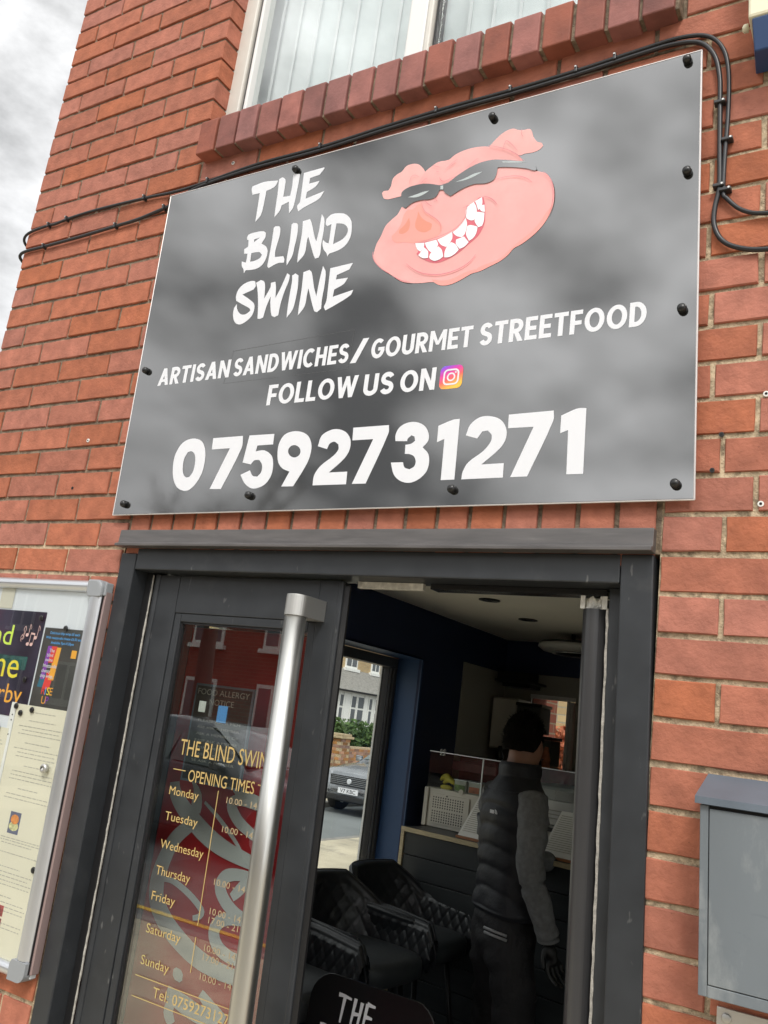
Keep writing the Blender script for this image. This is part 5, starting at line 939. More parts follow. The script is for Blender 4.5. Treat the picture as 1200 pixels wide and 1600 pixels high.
for i, (a, b) in enumerate(((.0, .02), (.05, .035), (.09, .05))): kbox(mb, .01+a, .30-a*.3, .15+b, .16+b, KT+.10+.02*i, KT+.15+.01*i)
part('meat_tray', mb, M['foodred'], ds, bev=.006)
mb = MB()
for s in (.02, .0): mb.lathe([(.008, 0), (.004, .012), (.009, .026), (.003, .034)], kp(.045+s, .01, KT+.172), 'z', 8)
part('chrome_hinge', mb, M['steelcap'], ds)
for i, (s, z, a) in enumerate(((.035, KT+.012, .0), (.050, KT+.030, .3), (.03, KT+.044, -.2))):
    mb = MB(); pts = [Vector(kp(s+.075*t, .05, z+.022*math.sin(math.pi*t)*(1 if i else -.2))) for t in [k/7 for k in range(8)]]
    mb.tube(pts, [.006, .012, .015, .016, .016, .015, .011, .004], 8); solo('banana', mb, M['banana'], ('lowest banana in the glass display', 'middle banana in the glass display', 'top banana in the glass display')[i], 'banana', 'bananas in the glass display', smooth=True)
for s, mm, lab in ((.135, 'salad', 'clear tub of green salad in the glass display'), (.225, 'tomato', 'clear tub of chopped tomato beside the salad tub')):
    tb = thing('food_tub', kp(s, .04, KT), lab, 'food tub', 'tubs in the glass display'); 
    mb = MB(); kbox(mb, s, s+.075, .03, .12, KT+.001, KT+.058); part('tub', mb, M['tub'], tb, bev=.004)
    mb = MB(); kbox(mb, s-.003, s+.078, .027, .123, KT+.0585, KT+.062); part('rim', mb, M['silver'], tb)
    mb = MB(); kbox(mb, s+.006, s+.069, .0275, .0298, KT+.006, KT+.036); part('filling', mb, M[mm], tb)
pc = kp(.205, -.004, KT); mb = MB(); mb.lathe([(.0135, 0), (.0135, .004)], (pc[0], pc[1], KT+.004), 'y', 18); solo('price_token', mb, M['cream'], 'round cream token leaning on the edge of the glass display', 'token')
# menus on the counter
def prop(s, w, lab, d=.045, h=.205):
    t = thing('counter_menu', cp(s, d, CT), lab, 'menu', 'printed menus propped on the counter'); 
    b = lambda s0, d0, z: cp(s0, d0, z)
    mb = MB(); mb.hexa([b(s, d, CT+.012), b(s+w, d, CT+.012), b(s+w, d+.004, CT+.012), b(s, d+.004, CT+.012)], [b(s+.035, d+.11, CT+h), b(s+w, d+.11, CT+h), b(s+w, d+.114, CT+h), b(s+.035, d+.114, CT+h)]); part('sheet', mb, M['paperw'], t)
    mb = MB(); cbox(mb, s-.004, s+w, d-.012, d+.006, CT+.001, CT+.0115); part('holder', mb, M['wood'], t)
    mb = MB(); rnd = random.Random(9)
    for i in range(17):
        f = .12+i*.048; a = b(s+.035*f+.012, d+.11*f-.001, CT+.012+(h-.012)*f); c_ = b(s+w-.012-rnd.uniform(0, .04), d+.11*f-.001, CT+.012+(h-.012)*f); mb.add([a, c_, (c_[0], c_[1], c_[2]+.0035), (a[0], a[1], a[2]+.0035)], [(0, 1, 2, 3)])
    part('print_lines', mb, M['inkpale'], t)
prop(.315, .19, 'white printed menu in an orange wood holder left of the customer'); prop(.78, .30, 'cream printed menu in a wood holder right of the customer')
mc = thing('steel_machine', (1.1, 2.9, CT), 'stainless steel counter machine to the right of the customer', 'machine')
mb = MB(); cbox(mb, .60, 1.1, .20, .50, CT+.12, CT+.31); part('body', mb, M['inox'], mc, bev=.02)
mb = MB(); cbox(mb, .61, 1.09, .185, .1995, CT+.13, CT+.245); part('front_panel', mb, M['inox'], mc, bev=.004)
mb = MB(); cbox(mb, .60, 1.1, .18, .2, CT+.10, CT+.118); part('base', mb, M['blackmetal'], mc)
mb = MB(); cbox(mb, .62, .66, .2, .5, CT+.001, CT+.0995).v; cbox(mb, 1.0, 1.05, .2, .5, CT+.001, CT+.0995); part('foot', mb, M['blackmetal'], mc)
mb = MB()
for i in range(3): s0 = .70+.02*i; cbox(mb, .72, .80-.01*i, .1835, .184, CT+.195-.018*i, CT+.200-.018*i)
part('label_print', mb, M['ink'], mc)
# shelves and boxes on the rear wall
def bxs(name, x0, x1, y0, y1, z0, z1, m_, lab, cat, group=None): 
    mb = MB(); mb.box(x0, x1, y0, y1, z0, z1); return mb
shf = thing('wall_shelf', (.45, 3.7, -.25), 'dark shelf high on the rear wall left of the rear window', 'shelf')
mb = MB(); mb.box(.33, .60, 3.62, 3.85, -.10, -.085).box(.37, .56, 3.66, 3.85, -.125, -.1005); part('board', mb, M['blackmetal'], shf, bev=.003)
mb = MB(); mb.box(.33, .56, 3.66, 3.80, -.0845, -.03); part('bracket', mb, M['blackmetal'], shf, bev=.003)
for i, (x0, x1, z0, z1, lab) in enumerate(((.50, .66, -.40, -.22, 'upper'), (.57, .74, -.585, -.41, 'lower'))):
    root = thing('storage_box', ((x0+x1)/2, 3.7, z0), 'grey storage box, %s one of the two stacked before the rear window' % lab, 'box', 'boxes by the rear window')
    mb = MB(); mb.box(x0, x1, 3.62, 3.80, z0, z1-.02); part('box', mb, mat('dark_box', (.075, .075, .065), .7), root, bev=.006)
    mb = MB(); mb.box(x0-.006, x1+.006, 3.61, 3.81, z1-.0195, z1); part('lid', mb, M['blackmetal'], root, bev=.003)
cb = thing('back_unit', (.45, 3.6, FL), 'pale back cabinet against the rear wall behind the display', 'cabinet')
mb = MB(); mb.box(.32, 1.4, 3.45, 3.83, FL, -.62); part('carcass', mb, mat('back_unit_grey', (.13, .125, .11), .6), cb, bev=.004)
mb = MB(); mb.box(.34, .52, 3.43, 3.4495, -1.0, -.66); part('cabinet_door', mb, M['clad'], cb, bev=.004)
mb = MB(); mb.box(.54, .80, 3.43, 3.4495, -1.0, -.66); part('cabinet_door', mb, M['clad'], cb, bev=.004)
bt = thing('black_bottle', (.42, 3.6, -.62), 'small black bottle standing on the back cabinet', 'bottle')
mb = MB(); mb.lathe([(.025, -.619), (.027, -.56), (.012, -.53), (.012, -.50)], (.42, 3.6, 0), 'z', 12); part('bottle', mb, M['blackgloss'], bt, smooth=True)

wc = thing('wall_cabinet', (.47, 3.7, -.55), 'pale grey wall cabinet on the rear wall behind the glass display', 'cabinet')
mb = MB(); mb.box(.325, .50, 3.64, 3.85, -.52, -.20); part('carcass', mb, M['clad'], wc, bev=.004)
mb = MB(); mb.box(.335, .49, 3.622, 3.639, -.51, -.21); part('cabinet_door', mb, M['cream'], wc, bev=.004)
mb = MB(); mb.box(.475, .481, 3.605, 3.6215, -.42, -.34); part('handle', mb, M['steelcap'], wc)
for i, (x, r, h, m_, lab) in enumerate(((.56, .035, .11, 'cream', 'stack of cream paper cups on the back cabinet'), (.66, .04, .09, 'inox', 'small steel pot on the back cabinet'), (.74, .028, .15, 'tomato', 'red sauce bottle on the back cabinet'))):
    root = thing(('cup_stack', 'steel_pot', 'sauce_bottle')[i], (x, 3.55, -.619), lab, ('cups', 'pot', 'bottle')[i])
    mb = MB(); mb.lathe([(r*.8, -.619), (r, -.619+h*.5), (r*(1 if i < 2 else .5), -.619+h*.9), (r*(1.04 if i < 2 else .35), -.619+h)], (x, 3.55, 0), 'z', 16); part('body', mb, M[m_], root, smooth=True)
# ------------------------------------------------------------------ bar stools
def quilt(a, z, p=.085, q=.085):
    u, v = a/p+z/q, a/p-z/q
    return .007*min(1, 3*min(abs(math.sin(math.pi*u)), abs(math.sin(math.pi*v))))
def make_stool():
    t = thing('bar_stool', (0, 0, 0), 'x', 'stool')
    SH = .735
    def path(s):
        a = abs(s)
        if a < .5: ph = s/.5*math.pi/2; return (-.04-.20*math.cos(ph), .245*math.sin(ph), -math.cos(ph), math.sin(ph))
        k = (a-.5)/.5; return (-.04+k*.26, math.copysign(.245-.015*k*k, s), 0, math.copysign(1, s))
    def top(s):
        a = abs(s)
        if a < .20: return .245
        if a < .42: return .245-(a-.20)/.22*.115
        if a < .93: return .130-(a-.42)/.51*.020
        return .110-(a-.93)/.07*.055
    T = .020; arcl = .85
    def sh(u, v):
        s = 2*u-1; x, y, nx, ny = path(s); h = top(s); fl = .045
        zb = -.055
        if v < .42: k = v/.42; z = zb+(h-zb)*k; off = -T+quilt(s*arcl, z)*-1*(1 if .04 < k < .93 else 0)
        elif v < .58: k = (v-.42)/.16; a = math.pi*k; z = h+T*.7*math.sin(a); off = -T*math.cos(a)
        else: k = (v-.58)/.42; z = h+(zb-h)*k; off = T+quilt(s*arcl, z)*(1 if .07 < k < .96 else 0)
        off += fl*max(0, z)/.25
        return (x+nx*off, y+ny*off, SH+z)
    mb = MB(); mb.grid(sh, 170, 64); part('shell', mb, M['leather'], t, smooth=True)
    mb = MB(); mb.tube([(path(2*i/60-1)[0]+path(2*i/60-1)[2]*.05*top(2*i/60-1)/.235, path(2*i/60-1)[1]+path(2*i/60-1)[3]*.05*top(2*i/60-1)/.235, SH+top(2*i/60-1)+.014) for i in range(61)], .005, 6); part('piping', mb, M['leather'], t, smooth=True)
    o = [(-.20+.0, 0)]; pts = []
    for i in range(32):
        a = 2*math.pi*i/32; c, s_ = math.cos(a), math.sin(a); pts.append((.01+.235*math.copysign(abs(c)**.6, c), .222*math.copysign(abs(s_)**.6, s_)))
    mb = MB(); prof = [(.0, -.07, .90), (.0, -.055, 1), (0, -.005, 1.0), (0, .010, .97), (0, .020, .85), (0, .026, .5), (0, .027, .05)]
    vs = [(x*k, y*k, SH+z) for _, z, k in prof for x, y in pts]; n = 32
    mb.add(vs, [(i*n+j, i*n+(j+1) % n, (i+1)*n+(j+1) % n, (i+1)*n+j) for i in range(len(prof)-1) for j in range(n)]+[tuple(range(n)), tuple((len(prof)-1)*n+j for j in range(n))]); part('seat', mb, M['seatl'], t, smooth=True)
    for sx in (-1, 1):
        for sy in (-1, 1):
            mb = MB(); mb.tube([(sx*.13, sy*.13, SH-.06), (sx*.21, sy*.21, .0)], [.013, .009], 10); part('leg', mb, M['blackmetal'], t, smooth=True)
    mb = MB(); c = [(.18, -.18), (.18, .18), (-.18, .18), (-.18, -.18), (.18, -.18)]
    for a, b in zip(c[:-1], c[1:]): mb.tube([(a[0], a[1], .28), (b[0], b[1], .28)], .008, 8)
    part('footrest', mb, M['blackmetal'], t)
    return t
stool = make_stool()
for i, (x, y, rz, lab) in enumerate(((.655, 1.735, -6, 'middle black quilted tub bar stool, just above the printed board'), (.62, 2.245, -4, 'black quilted tub bar stool nearest the counter'), (.66, 1.16, -8, 'black tub bar stool mostly hidden behind the printed board and door leaf'))):
    o = stool if i == 0 else copy_tree(stool)
    o.location = (x, y, FL); o.rotation_euler.z = R(rz); o['label'] = lab; o['group'] = 'quilted bar stools along the side window'

# a board with rounded shoulders, lettered in white
bd = thing('pavement_board', (0, 0, 0), 'black rounded board lettered THE BLIND standing just inside the door', 'sign board')
pts = [(-.235, -.78), (.235, -.78), (.235, -.09)]+[(.155+.08*math.cos(R(a)), -.09+.08*math.sin(R(a))*1.1) for a in range(10, 91, 16)]+[(-.155-.08*math.sin(R(a)), -.09+.08*math.cos(R(a))*1.1) for a in range(0, 91, 16)]
mb = MB(); mb.prism(pts, -.006, .006); part('panel', mb, M['blackgloss'], bd, bev=.002)
mb = MB()
def brushword(mb, word, x, z, h):
    S_ = {'T': ([[(0, 1), (.34, 1.0), (.75, .96)], [(.36, 1.0), (.33, .5), (.30, 0)]], .80), 'H': ([[(.08, 1.05), (.04, .5), (0, .05)], [(.46, .98), (.42, .5), (.36, -.02)], [(.0, .48), (.25, .50), (.48, .54)]], .58), 'E': ([[(.08, 1), (.04, .5), (0, 0)], [(.06, 1), (.3, .98), (.52, .97)], [(.04, .52), (.26, .53), (.44, .52)], [(0, .02), (.25, .0), (.52, .02)]], .60),
          'B': ([[(.08, 1), (.04, .5), (0, 0)], [(0, .98), (.3, 1), (.44, .82), (.34, .6), (.06, .52)], [(.06, .52), (.4, .46), (.46, .2), (.3, .02), (0, 0)]], .56), 'L': ([[(.08, 1), (.04, .5), (0, 0)], [(0, .02), (.2, 0), (.42, .03)]], .48), 'I': ([[(.08, 1), (.04, .5), (0, 0)]], .18), 'N': ([[(.08, 1), (.04, .5), (0, 0)], [(.08, .98), (.25, .5), (.40, .02)], [(.40, .02), (.44, .5), (.50, 1.05)]], .58), 'D': ([[(.08, 1), (.04, .5), (0, 0)], [(0, 1), (.35, .9), (.48, .5), (.32, .08), (-.04, 0)]], .55)}
    for c in word:
        st, w_ = S_[c]
        for j, p in enumerate(st): q = spline(p, 4); n = len(q); mb.ribbon([(x+a*h*.9, z+b*h) for a, b in q], [h*.17*(1-.55*i/n) for i in range(n)], -.0066-.0001*j)
        x += w_*h*.9+.006
brushword(mb, 'THE', -.125, -.128, .075); brushword(mb, 'BLIND', -.175, -.225, .075); part('lettering', mb, M['white'], bd)
mb = MB(); mb.hexa([(-.22, .30, -.80), (.22, .30, -.80), (.22, .312, -.80), (-.22, .312, -.80)], [(-.18, .012, -.03), (.18, .012, -.03), (.18, .02, -.03), (-.18, .02, -.03)]); part('rear_leg', mb, M['blackmetal'], bd)
bd.location = (1.165, 1.0, FL+.86); bd.rotation_euler = (R(-7), 0, R(-3))

# ------------------------------------------------------------------ the customer
def skinned(name, pts, edges, rad, mats, parent, sub=2, smooth=True, post=None):
    me = bpy.data.meshes.new(name); me.from_pydata(pts, edges, []); bm = bmesh.new(); bm.from_mesh(me); ly = bm.verts.layers.skin.verify()
    for i, v in enumerate(bm.verts):
        r = rad[i]; v[ly].radius = r if isinstance(r, tuple) else (r, r); v[ly].use_root = (i == 0)
    bm.to_mesh(me); bm.free(); ob = bpy.data.objects.new(name, me); col.objects.link(ob)
    ob.modifiers.new('skin', 'SKIN').use_smooth_shade = True; sb = ob.modifiers.new('sub', 'SUBSURF'); sb.levels = sub; sb.render_levels = sub
    dg = bpy.context.evaluated_depsgraph_get(); m2 = bpy.data.meshes.new_from_object(ob.evaluated_get(dg)); bpy.data.objects.remove(ob)
    if post:
        for v in m2.vertices: v.co = post(v.co.copy())
    m2.materials.clear(); m2.materials.append(mats); m2.polygons.foreach_set('use_smooth', [True]*len(m2.polygons))
    o = link(name, m2, parent); return o
pr = thing('person', (0, 0, 0), 'customer in black padded gilet and grey sleeves standing at the counter, seen from behind', 'person')
P_ = [(0, 0, .95), (0, 0, 1.15), (0, .0, 1.36), (0, -.005, 1.47), (0, .012, 1.545), (0, .022, 1.60), (0, .025, 1.66), (0, .020, 1.715),            # 0-7 spine, neck, head
      (.075, 0, .88), (.115, .02, .50), (.12, -.02, .10), (.125, .12, .045), (-.075, 0, .88), (-.13, .05, .50), (-.13, .02, .10), (-.14, .16, .045),    # legs
      (.13, -.005, 1.40), (.235, -.035, 1.15), (.246, .048, .925), (.246, .060, .90), (-.13, 0, 1.40), (-.23, .03, 1.17), (-.154, .26, 1.14), (-.150, .285, 1.14),  # arms
      (.246, .068, .885), (-.148, .305, 1.14), (0, .115, 1.625)]
E_ = [(0, 1), (1, 2), (2, 3), (3, 4), (4, 5), (5, 6), (6, 7), (0, 8), (8, 9), (9, 10), (10, 11), (0, 12), (12, 13), (13, 14), (14, 15), (3, 16), (16, 17), (17, 18), (18, 19), (3, 20), (20, 21), (21, 22), (22, 23), (19, 24), (23, 25), (5, 26)]
rd = [.10, .10, .11, .07, .054, (.054, .064), (.064, .080), (.050, .062), .045, .045, .036, .030, .045, .045, .036, .030, .030, .030, .022, .018, .030, .030, .022, .018, .015, .015, .014]
body = skinned('body', P_, E_, rd, M['skin'], pr)
# ears
for s in (-1, 1):
    mb = MB(); mb.lathe([(.002, -.028), (.013, -.020), (.0165, 0), (.0165, .012), (.010, .024), (.002, .028)], (0, 0, 0), 'z', 14); mb.v = [(s*(.067+x*.5), .018+y+.15*z, 1.648+z) for x, y, z in mb.v]; part('ear', mb, M['skin'], pr, smooth=True)
for s in (-1, 1):
    mb = MB(); mb.lathe([(.002, -.010), (.010, -.006), (.012, 0), (.010, .006), (.002, .010)], (s*.029, .088, 1.662), 'y', 10); part('eye', mb, M['hair'], pr, smooth=True)
mb = MB(); mb.tube([(-.024, .108, 1.585), (0, .114, 1.582), (.024, .108, 1.585)], [.002, .006, .002], 6); part('mouth', mb, M['foodred'], pr, smooth=True)
# hair: cap with an uneven edge, short at the neck
rnd = random.Random(4)
def hairf(u, v):
    a = 2*math.pi*u; th = v*R(118 if math.sin(a) < .2 else 118-52*min(1, (math.sin(a)-.2)/.5)); k = 1+.05*math.sin(7*a+3*v)*v*(1-v)+rnd.uniform(-.03, .03)+.05*mnoise.noise(Vector((math.cos(a)*3, math.sin(a)*3, v*6)))
    return (.077*math.sin(th)*math.cos(a)*k, .016+.097*math.sin(th)*math.sin(a)*k, 1.662+.112*math.cos(th)*k)
mb = MB(); mb.grid(hairf, 44, 18, True); part('hair', mb, M['hair'], pr, smooth=True)
rnd = random.Random(21); mb = MB()
for _ in range(1500):
    a = rnd.uniform(0, 2*math.pi); th = R(rnd.uniform(0, 112 if math.sin(a) < .2 else 74)); nrm = Vector((math.sin(th)*math.cos(a), math.sin(th)*math.sin(a), math.cos(th)))
    p = Vector((.078*nrm.x, .016+.098*nrm.y, 1.662+.113*nrm.z)); d = (nrm*.6+Vector((rnd.gauss(0, .5), rnd.gauss(.3, .5), rnd.gauss(-.1, .5)))).normalized()*rnd.uniform(.008, .022)*(1.25 if th < R(60) else .7); s_ = d.cross(nrm).normalized()*.0016
    mb.add([p-s_, p+s_, p+d], [(0, 1, 2)])
part('hair_strands', mb, M['hair'], pr, kind='stuff')
def ring_loft(name, levels, m_, fn=None, n=48, nv=None, label=None):
    mb = MB(); nv = nv or 60
    def f(u, v):
        t_ = v*(len(levels)-1); i = min(int(t_), len(levels)-2); k = t_-i; a, b = levels[i], levels[i+1]; k2 = k
        L_ = [a[j]*(1-k2)+b[j]*k2 for j in range(5)]; an = 2*math.pi*u; c, s_ = math.cos(an), math.sin(an); e_ = .85
        x = L_[1]+L_[3]*math.copysign(abs(c)**e_, c); y = L_[2]+L_[4]*math.copysign(abs(s_)**e_, s_); z = L_[0]
        return fn(x, y, z, an, L_, v) if fn else (x, y, z)
    mb.grid(f, n, nv, True); return part(name, mb, m_, pr, smooth=True, label=label)
def puff(x, y, z, an, L_, v):
    ph = (z-.962+.012*math.sin(an*2+1)+.022*abs(math.cos(an)))/.082
    b = abs(math.sin(math.pi*ph))**.45*.0125 if .97 < z < 1.44 else .012
    if abs(math.sin(an)) > .985 and math.sin(an) < 0 and 0: b -= .006
    b += .006*mnoise.noise(Vector((x*14, y*14, z*20)))
    cx, cy = L_[1], L_[2]; d = Vector((x-cx, y-cy)); l_ = max(d.length, 1e-4); return (x+d.x/l_*b, y+d.y/l_*b, z-.010*abs(math.cos(an))*(1 if z < 1.0 else 0))
ring_loft('gilet', [(.955, 0, .0, .155, .108), (.97, 0, 0, .162, .118), (1.08, 0, .0, 0.1485, 0.1080), (1.20, 0, -.002, 0.1530, 0.1116), (1.32, 0, -.004, 0.1602, 0.1152), (1.40, 0, -.004, 0.1620, 0.1098), (1.435, 0, -.002, 0.1512, 0.0972), (1.468, 0, .002, 0.1080, 0.0846), (1.50, 0, .008, 0.0756, 0.0756), (1.545, 0, .012, 0.0738, 0.0765), (1.560, 0, .014, 0.0666, 0.0702), (1.545, 0, .014, 0.0612, 0.0648)], M['vest'], puff, 72, 150)
for s, pts, rr in ((1, [(.135, -.004, 1.415), (.190, -.022, 1.34), (.225, -.040, 1.17), (.238, -.005, 1.05), (.246, .048, .935), (.246, .058, .905)], [.068, .064, .055, .050, .044, .045]), (-1, [(-.145, 0, 1.415), (-.205, .01, 1.33), (-.235, .04, 1.17), (-.20, .16, 1.14), (-.155, .265, 1.14), (-.15, .28, 1.14)], [.074, .068, .056, .052, .044, .044])):
    P2 = spline(pts, 5); R2 = [rr[min(int(i/5), len(rr)-1)]*(1-(i % 5)/5)+rr[min(int(i/5)+1, len(rr)-1)]*((i % 5)/5) for i in range(len(P2))]
    mb = MB(); mb.tube(P2, R2, 20); o = part('sleeve', mb, M['sleeve'], pr, smooth=True); me = o.data
    for v in me.vertices:
        nn = mnoise.noise(v.co*16+Vector((s, 0, 0)))*.006+mnoise.noise(Vector((v.co.x*8, v.co.y*8, v.co.z*34)))*.005; c = v.co; v.co = c+Vector((nn, nn, 0))
tr_ = skinned('trousers', [(0, 0, 1.01), (0, -.01, .90), (.085, -.015, .84), (.115, .02, .52), (.12, -.015, .12), (-.085, -.01, .84), (-.125, .05, .52), (-.13, .02, .12)], [(0, 1), (1, 2), (2, 3), (3, 4), (1, 5), (5, 6), (6, 7)], [(.135, .105), (.145, .118), .105, .084, .070, .105, .084, .070], M['trouser'], pr, 3,
      post=lambda c: c+Vector((1, 1, 0))*(mnoise.noise(Vector((c.x*9, c.y*9, c.z*22)))*.012+mnoise.noise(c*26)*.004))
mb = MB(); mb.tube([(.07, -.138, .905), (.115, -.112, .900), (.148, -.075, .893)], .0055, 6); mb.tube([(.072, -.136, .888), (.115, -.110, .883), (.148, -.073, .876)], .0055, 6); part('pocket_trim', mb, M['reflect'], pr, smooth=True)
# gloves: palm plus five bent fingers
def hand(base, d, side, curl, m_):
    d = Vector(d).normalized(); s_ = Vector(side).normalized(); n_ = d.cross(s_).normalized(); b = Vector(base); pts = [b, b+d*.04, b+d*.085]; ed = [(0, 1), (1, 2)]; rr = [(.026, .02), (.038, .018), (.038, .016)]
    for i, (o_, ln) in enumerate(((-.030, .062), (-.010, .074), (.010, .070), (.029, .054))):
        p0 = b+d*.088+s_*o_; p1 = p0+d*ln*.45+n_*curl*.012; p2 = p1+d*ln*.30+n_*curl*.026; p3 = p2+d*ln*.15+n_*curl*.026; k = len(pts); pts += [p0, p1, p2, p3]; ed += [(2, k), (k, k+1), (k+1, k+2), (k+2, k+3)]; rr += [.0115, .0105, .0095, .008]
    k = len(pts); pts += [b+d*.035-s_*.036, b+d*.065-s_*.052+n_*.012*curl, b+d*.092-s_*.055+n_*.022*curl]; ed += [(1, k), (k, k+1), (k+1, k+2)]; rr += [.014, .012, .0095]
    return skinned('glove', [tuple(p) for p in pts], ed, rr, m_, pr, 1)
hand((.246, .066, .905), (.02, .22, -1), (.0, 1, .2), 1.0, M['glove']); hand((-.148, .29, 1.14), (.05, 1, .12), (1, 0, 0), -1.0, M['glove'])
for s, y0 in ((1, 0), (-1, .04)):
    mb = MB(); mb.grid(lambda u, v: (s*.125+.047*math.cos(2*math.pi*u)*math.sin(math.pi*min(1, v+.02))**.4, y0+.06+.14*math.sin(2*math.pi*u)*math.sin(math.pi*min(1, v+.02))**.4, .002+.085*v), 20, 8, True); part('shoe', mb, M['blackmetal'], pr, smooth=True)
# small white chest-brand mark on the back of the right shoulder
mb = MB()
LY = [-.139]
for i, r0 in enumerate((.006, .011, .016)):
    a_ = [(.034+r0*math.cos(R(t)), 1.345+r0*math.sin(R(t))) for t in range(0, 91, 15)]; mb.v += []; mb.ribbon(a_, .0032, 0)
mb.add([(.004+.026*k_[0], 0, 1.345+.014*k_[1]) for k_ in ((0, 0), (1, 0), (1, 1), (0, 1))], [(0, 1, 2, 3)])
mb.v = [(x+.045, -.148+.35*max(0, x)*.55, z+.0) for x, y, z in mb.v]
part('brand_mark', mb, M['white'], pr)
pr.location = (1.145, 2.085, FL); pr.rotation_euler.z = R(-38)

# ------------------------------------------------------------------ leaves
def foliage(n, fn, size, seed=1, flat=.5):
    rnd = random.Random(seed); mb = MB()
    for _ in range(n):
        c = Vector(fn(rnd)); a = Vector((rnd.gauss(0, 1), rnd.gauss(0, 1), rnd.gauss(0, 1))).normalized(); b = a.cross(Vector((rnd.gauss(0, 1), rnd.gauss(0, 1), rnd.gauss(0, 1)))).normalized(); s = size*rnd.uniform(.6, 1.4)
        mb.v += [tuple(c-a*s), tuple(c+b*s*.5), tuple(c+a*s), tuple(c-b*s*.5)]; o = len(mb.v)-4; mb.f.append((o, o+1, o+2, o+3)); mb.mi.append(0)
    return mb

# ------------------------------------------------------------------ cars
def make_car(paint, label, S=1.0):
    t = thing('parked_car', (0, 0, 0), label, 'car')
    SEC = [(2.32, .50, .50, .58, .40, .46), (2.29, .70, .62, .72, .55, .36), (2.20, .84, .74, .86, .70, .30), (2.0, .90, .84, .96, .78, .27), (1.5, .93, .93, 1.04, .80, .25), (1.0, .94, .98, 1.09, .80, .25), (.86, .94, 1.0, 1.12, .79, .25),
           (.25, .94, 1.01, 1.50, .66, .25), (-.05, .94, 1.02, 1.61, .64, .25), (-.6, .94, 1.03, 1.645, .64, .25), (-1.2, .94, 1.05, 1.62, .63, .25), (-1.75, .93, 1.07, 1.52, .60, .25), (-2.15, .90, 1.06, 1.16, .72, .28), (-2.28, .84, .98, 1.0, .66, .34), (-2.32, .70, .80, .84, .5, .42)]
    def at(y):
        for a, b in zip(SEC[:-1], SEC[1:]):
            if b[0] <= y <= a[0]: k = (a[0]-y)/(a[0]-b[0]); return [a[j]*(1-k)+b[j]*k for j in range(6)]
    def ringp(s, off=0.0):
        y, w, zb, zt, wr, z0 = s; return [(0, y, zt), (wr*.6, y, zt-.012), (wr, y, zt-.05), (w-.01, y, zb+.02), (w, y, zb-.05), (w+.005, y, (zb+z0)/2), (w-.03, y, z0+.05), (w-.12, y, z0), (0, y, z0)]
    mb = MB(); ys = []; 
    for a, b in zip(SEC[:-1], SEC[1:]): ys += [a[0]+(b[0]-a[0])*k/3 for k in range(3)]
    ys.append(SEC[-1][0]); rows_ = []
    for y in ys:
        h = ringp(at(y)); rows_.append(h+[(-x, yy, z) for x, yy, z in h[-2:0:-1]])
    n = len(rows_[0]); vs = [tuple(c*S for c in p) for r_ in rows_ for p in r_]
    mb.add(vs, [(i*n+j, i*n+(j+1) % n, (i+1)*n+(j+1) % n, (i+1)*n+j) for i in range(len(rows_)-1) for j in range(n)]+[tuple(range(n)), tuple((len(rows_)-1)*n+j for j in range(n))])
    part('body', mb, paint, t, smooth=True)
    sc_ = lambda L_: [tuple(c*S for c in p) for p in L_]
    e = .012
    s1, s2 = at(.82), at(-.0)
    mb = MB(); mb.add(sc_([(-.72, .84, 1.125+e), (.72, .84, 1.125+e), (.60, .05, 1.575+e), (-.60, .05, 1.575+e)]), [(0, 1, 2, 3)]); mb.add(sc_([(-.72, .84, 1.12), (.72, .84, 1.12), (.60, .05, 1.55), (-.60, .05, 1.55)]), [(0, 1, 2, 3)]); part('windscreen', mb, M['carglass'], t)
    mb = MB(); mb.add(sc_([(-.60, -1.72, 1.51+e), (.60, -1.72, 1.51+e), (.72, -2.08, 1.20+e), (-.72, -2.08, 1.20+e)]), [(0, 1, 2, 3)]); part('rear_window', mb, M['carglass'], t)
    for s in (-1, 1):
        for y0, y1 in ((.62, -.28), (-.34, -1.05), (-1.10, -1.62)):
            def sp(y, k):
                q = at(y); x0, z0_ = q[1]-.01, q[2]+.06; x1, z1_ = q[4], q[3]-.09; return (s*(x0+(x1-x0)*k+.014), y, z0_+(z1_-z0_)*k)
            mb = MB(); mb.add(sc_([sp(y0, 0), sp(y1, 0), sp(y1+.02, 1), sp(min(y0-.35, .12) if y0 > 0 else y0, 1)]), [(0, 1, 2, 3)]); part('side_window', mb, M['carglass'], t)
        mb = MB(); mb.tube(sc_([(s*.93, .62, 1.08), (s*1.06, .58, 1.12)]), .05*S, 8); mb.box(*[c*S for c in ((s*1.03-.08), (s*1.03+.08), .52, .62, 1.05, 1.18)]); part('mirror', mb, paint, t, bev=.02)
        mb = MB(); mb.add(sc_([(s*.55, 2.245, .80), (s*.86, 2.06, .83), (s*.90, 1.90, .88), (s*.60, 2.20, .86)])+sc_([(s*.55, 2.20, .78), (s*.84, 2.02, .80), (s*.86, 1.86, .86), (s*.60, 2.14, .84)]), [(0, 1, 2, 3), (4, 5, 6, 7), (0, 1, 5, 4), (1, 2, 6, 5), (2, 3, 7, 6), (3, 0, 4, 7)]); part('headlight', mb, M['lamp'], t)
        for y in (1.42, -1.42):
            wt = MB(); wt.lathe([(.21*S, -.10*S), (.33*S, -.115*S), (.36*S, -.09*S), (.365*S, 0), (.36*S, .09*S), (.33*S, .115*S), (.21*S, .10*S)], (s*.86*S, y*S, .365*S), 'x', 28); wh = part('tyre', wt, M['tyre'], t, smooth=True)
            wt = MB(); wt.lathe([(.205*S, -.105*S), (.20*S, 0), (.205*S, .105*S)], (s*.86*S, y*S, .365*S), 'x', 24)
            part('rim', wt, M['silver'], wh)
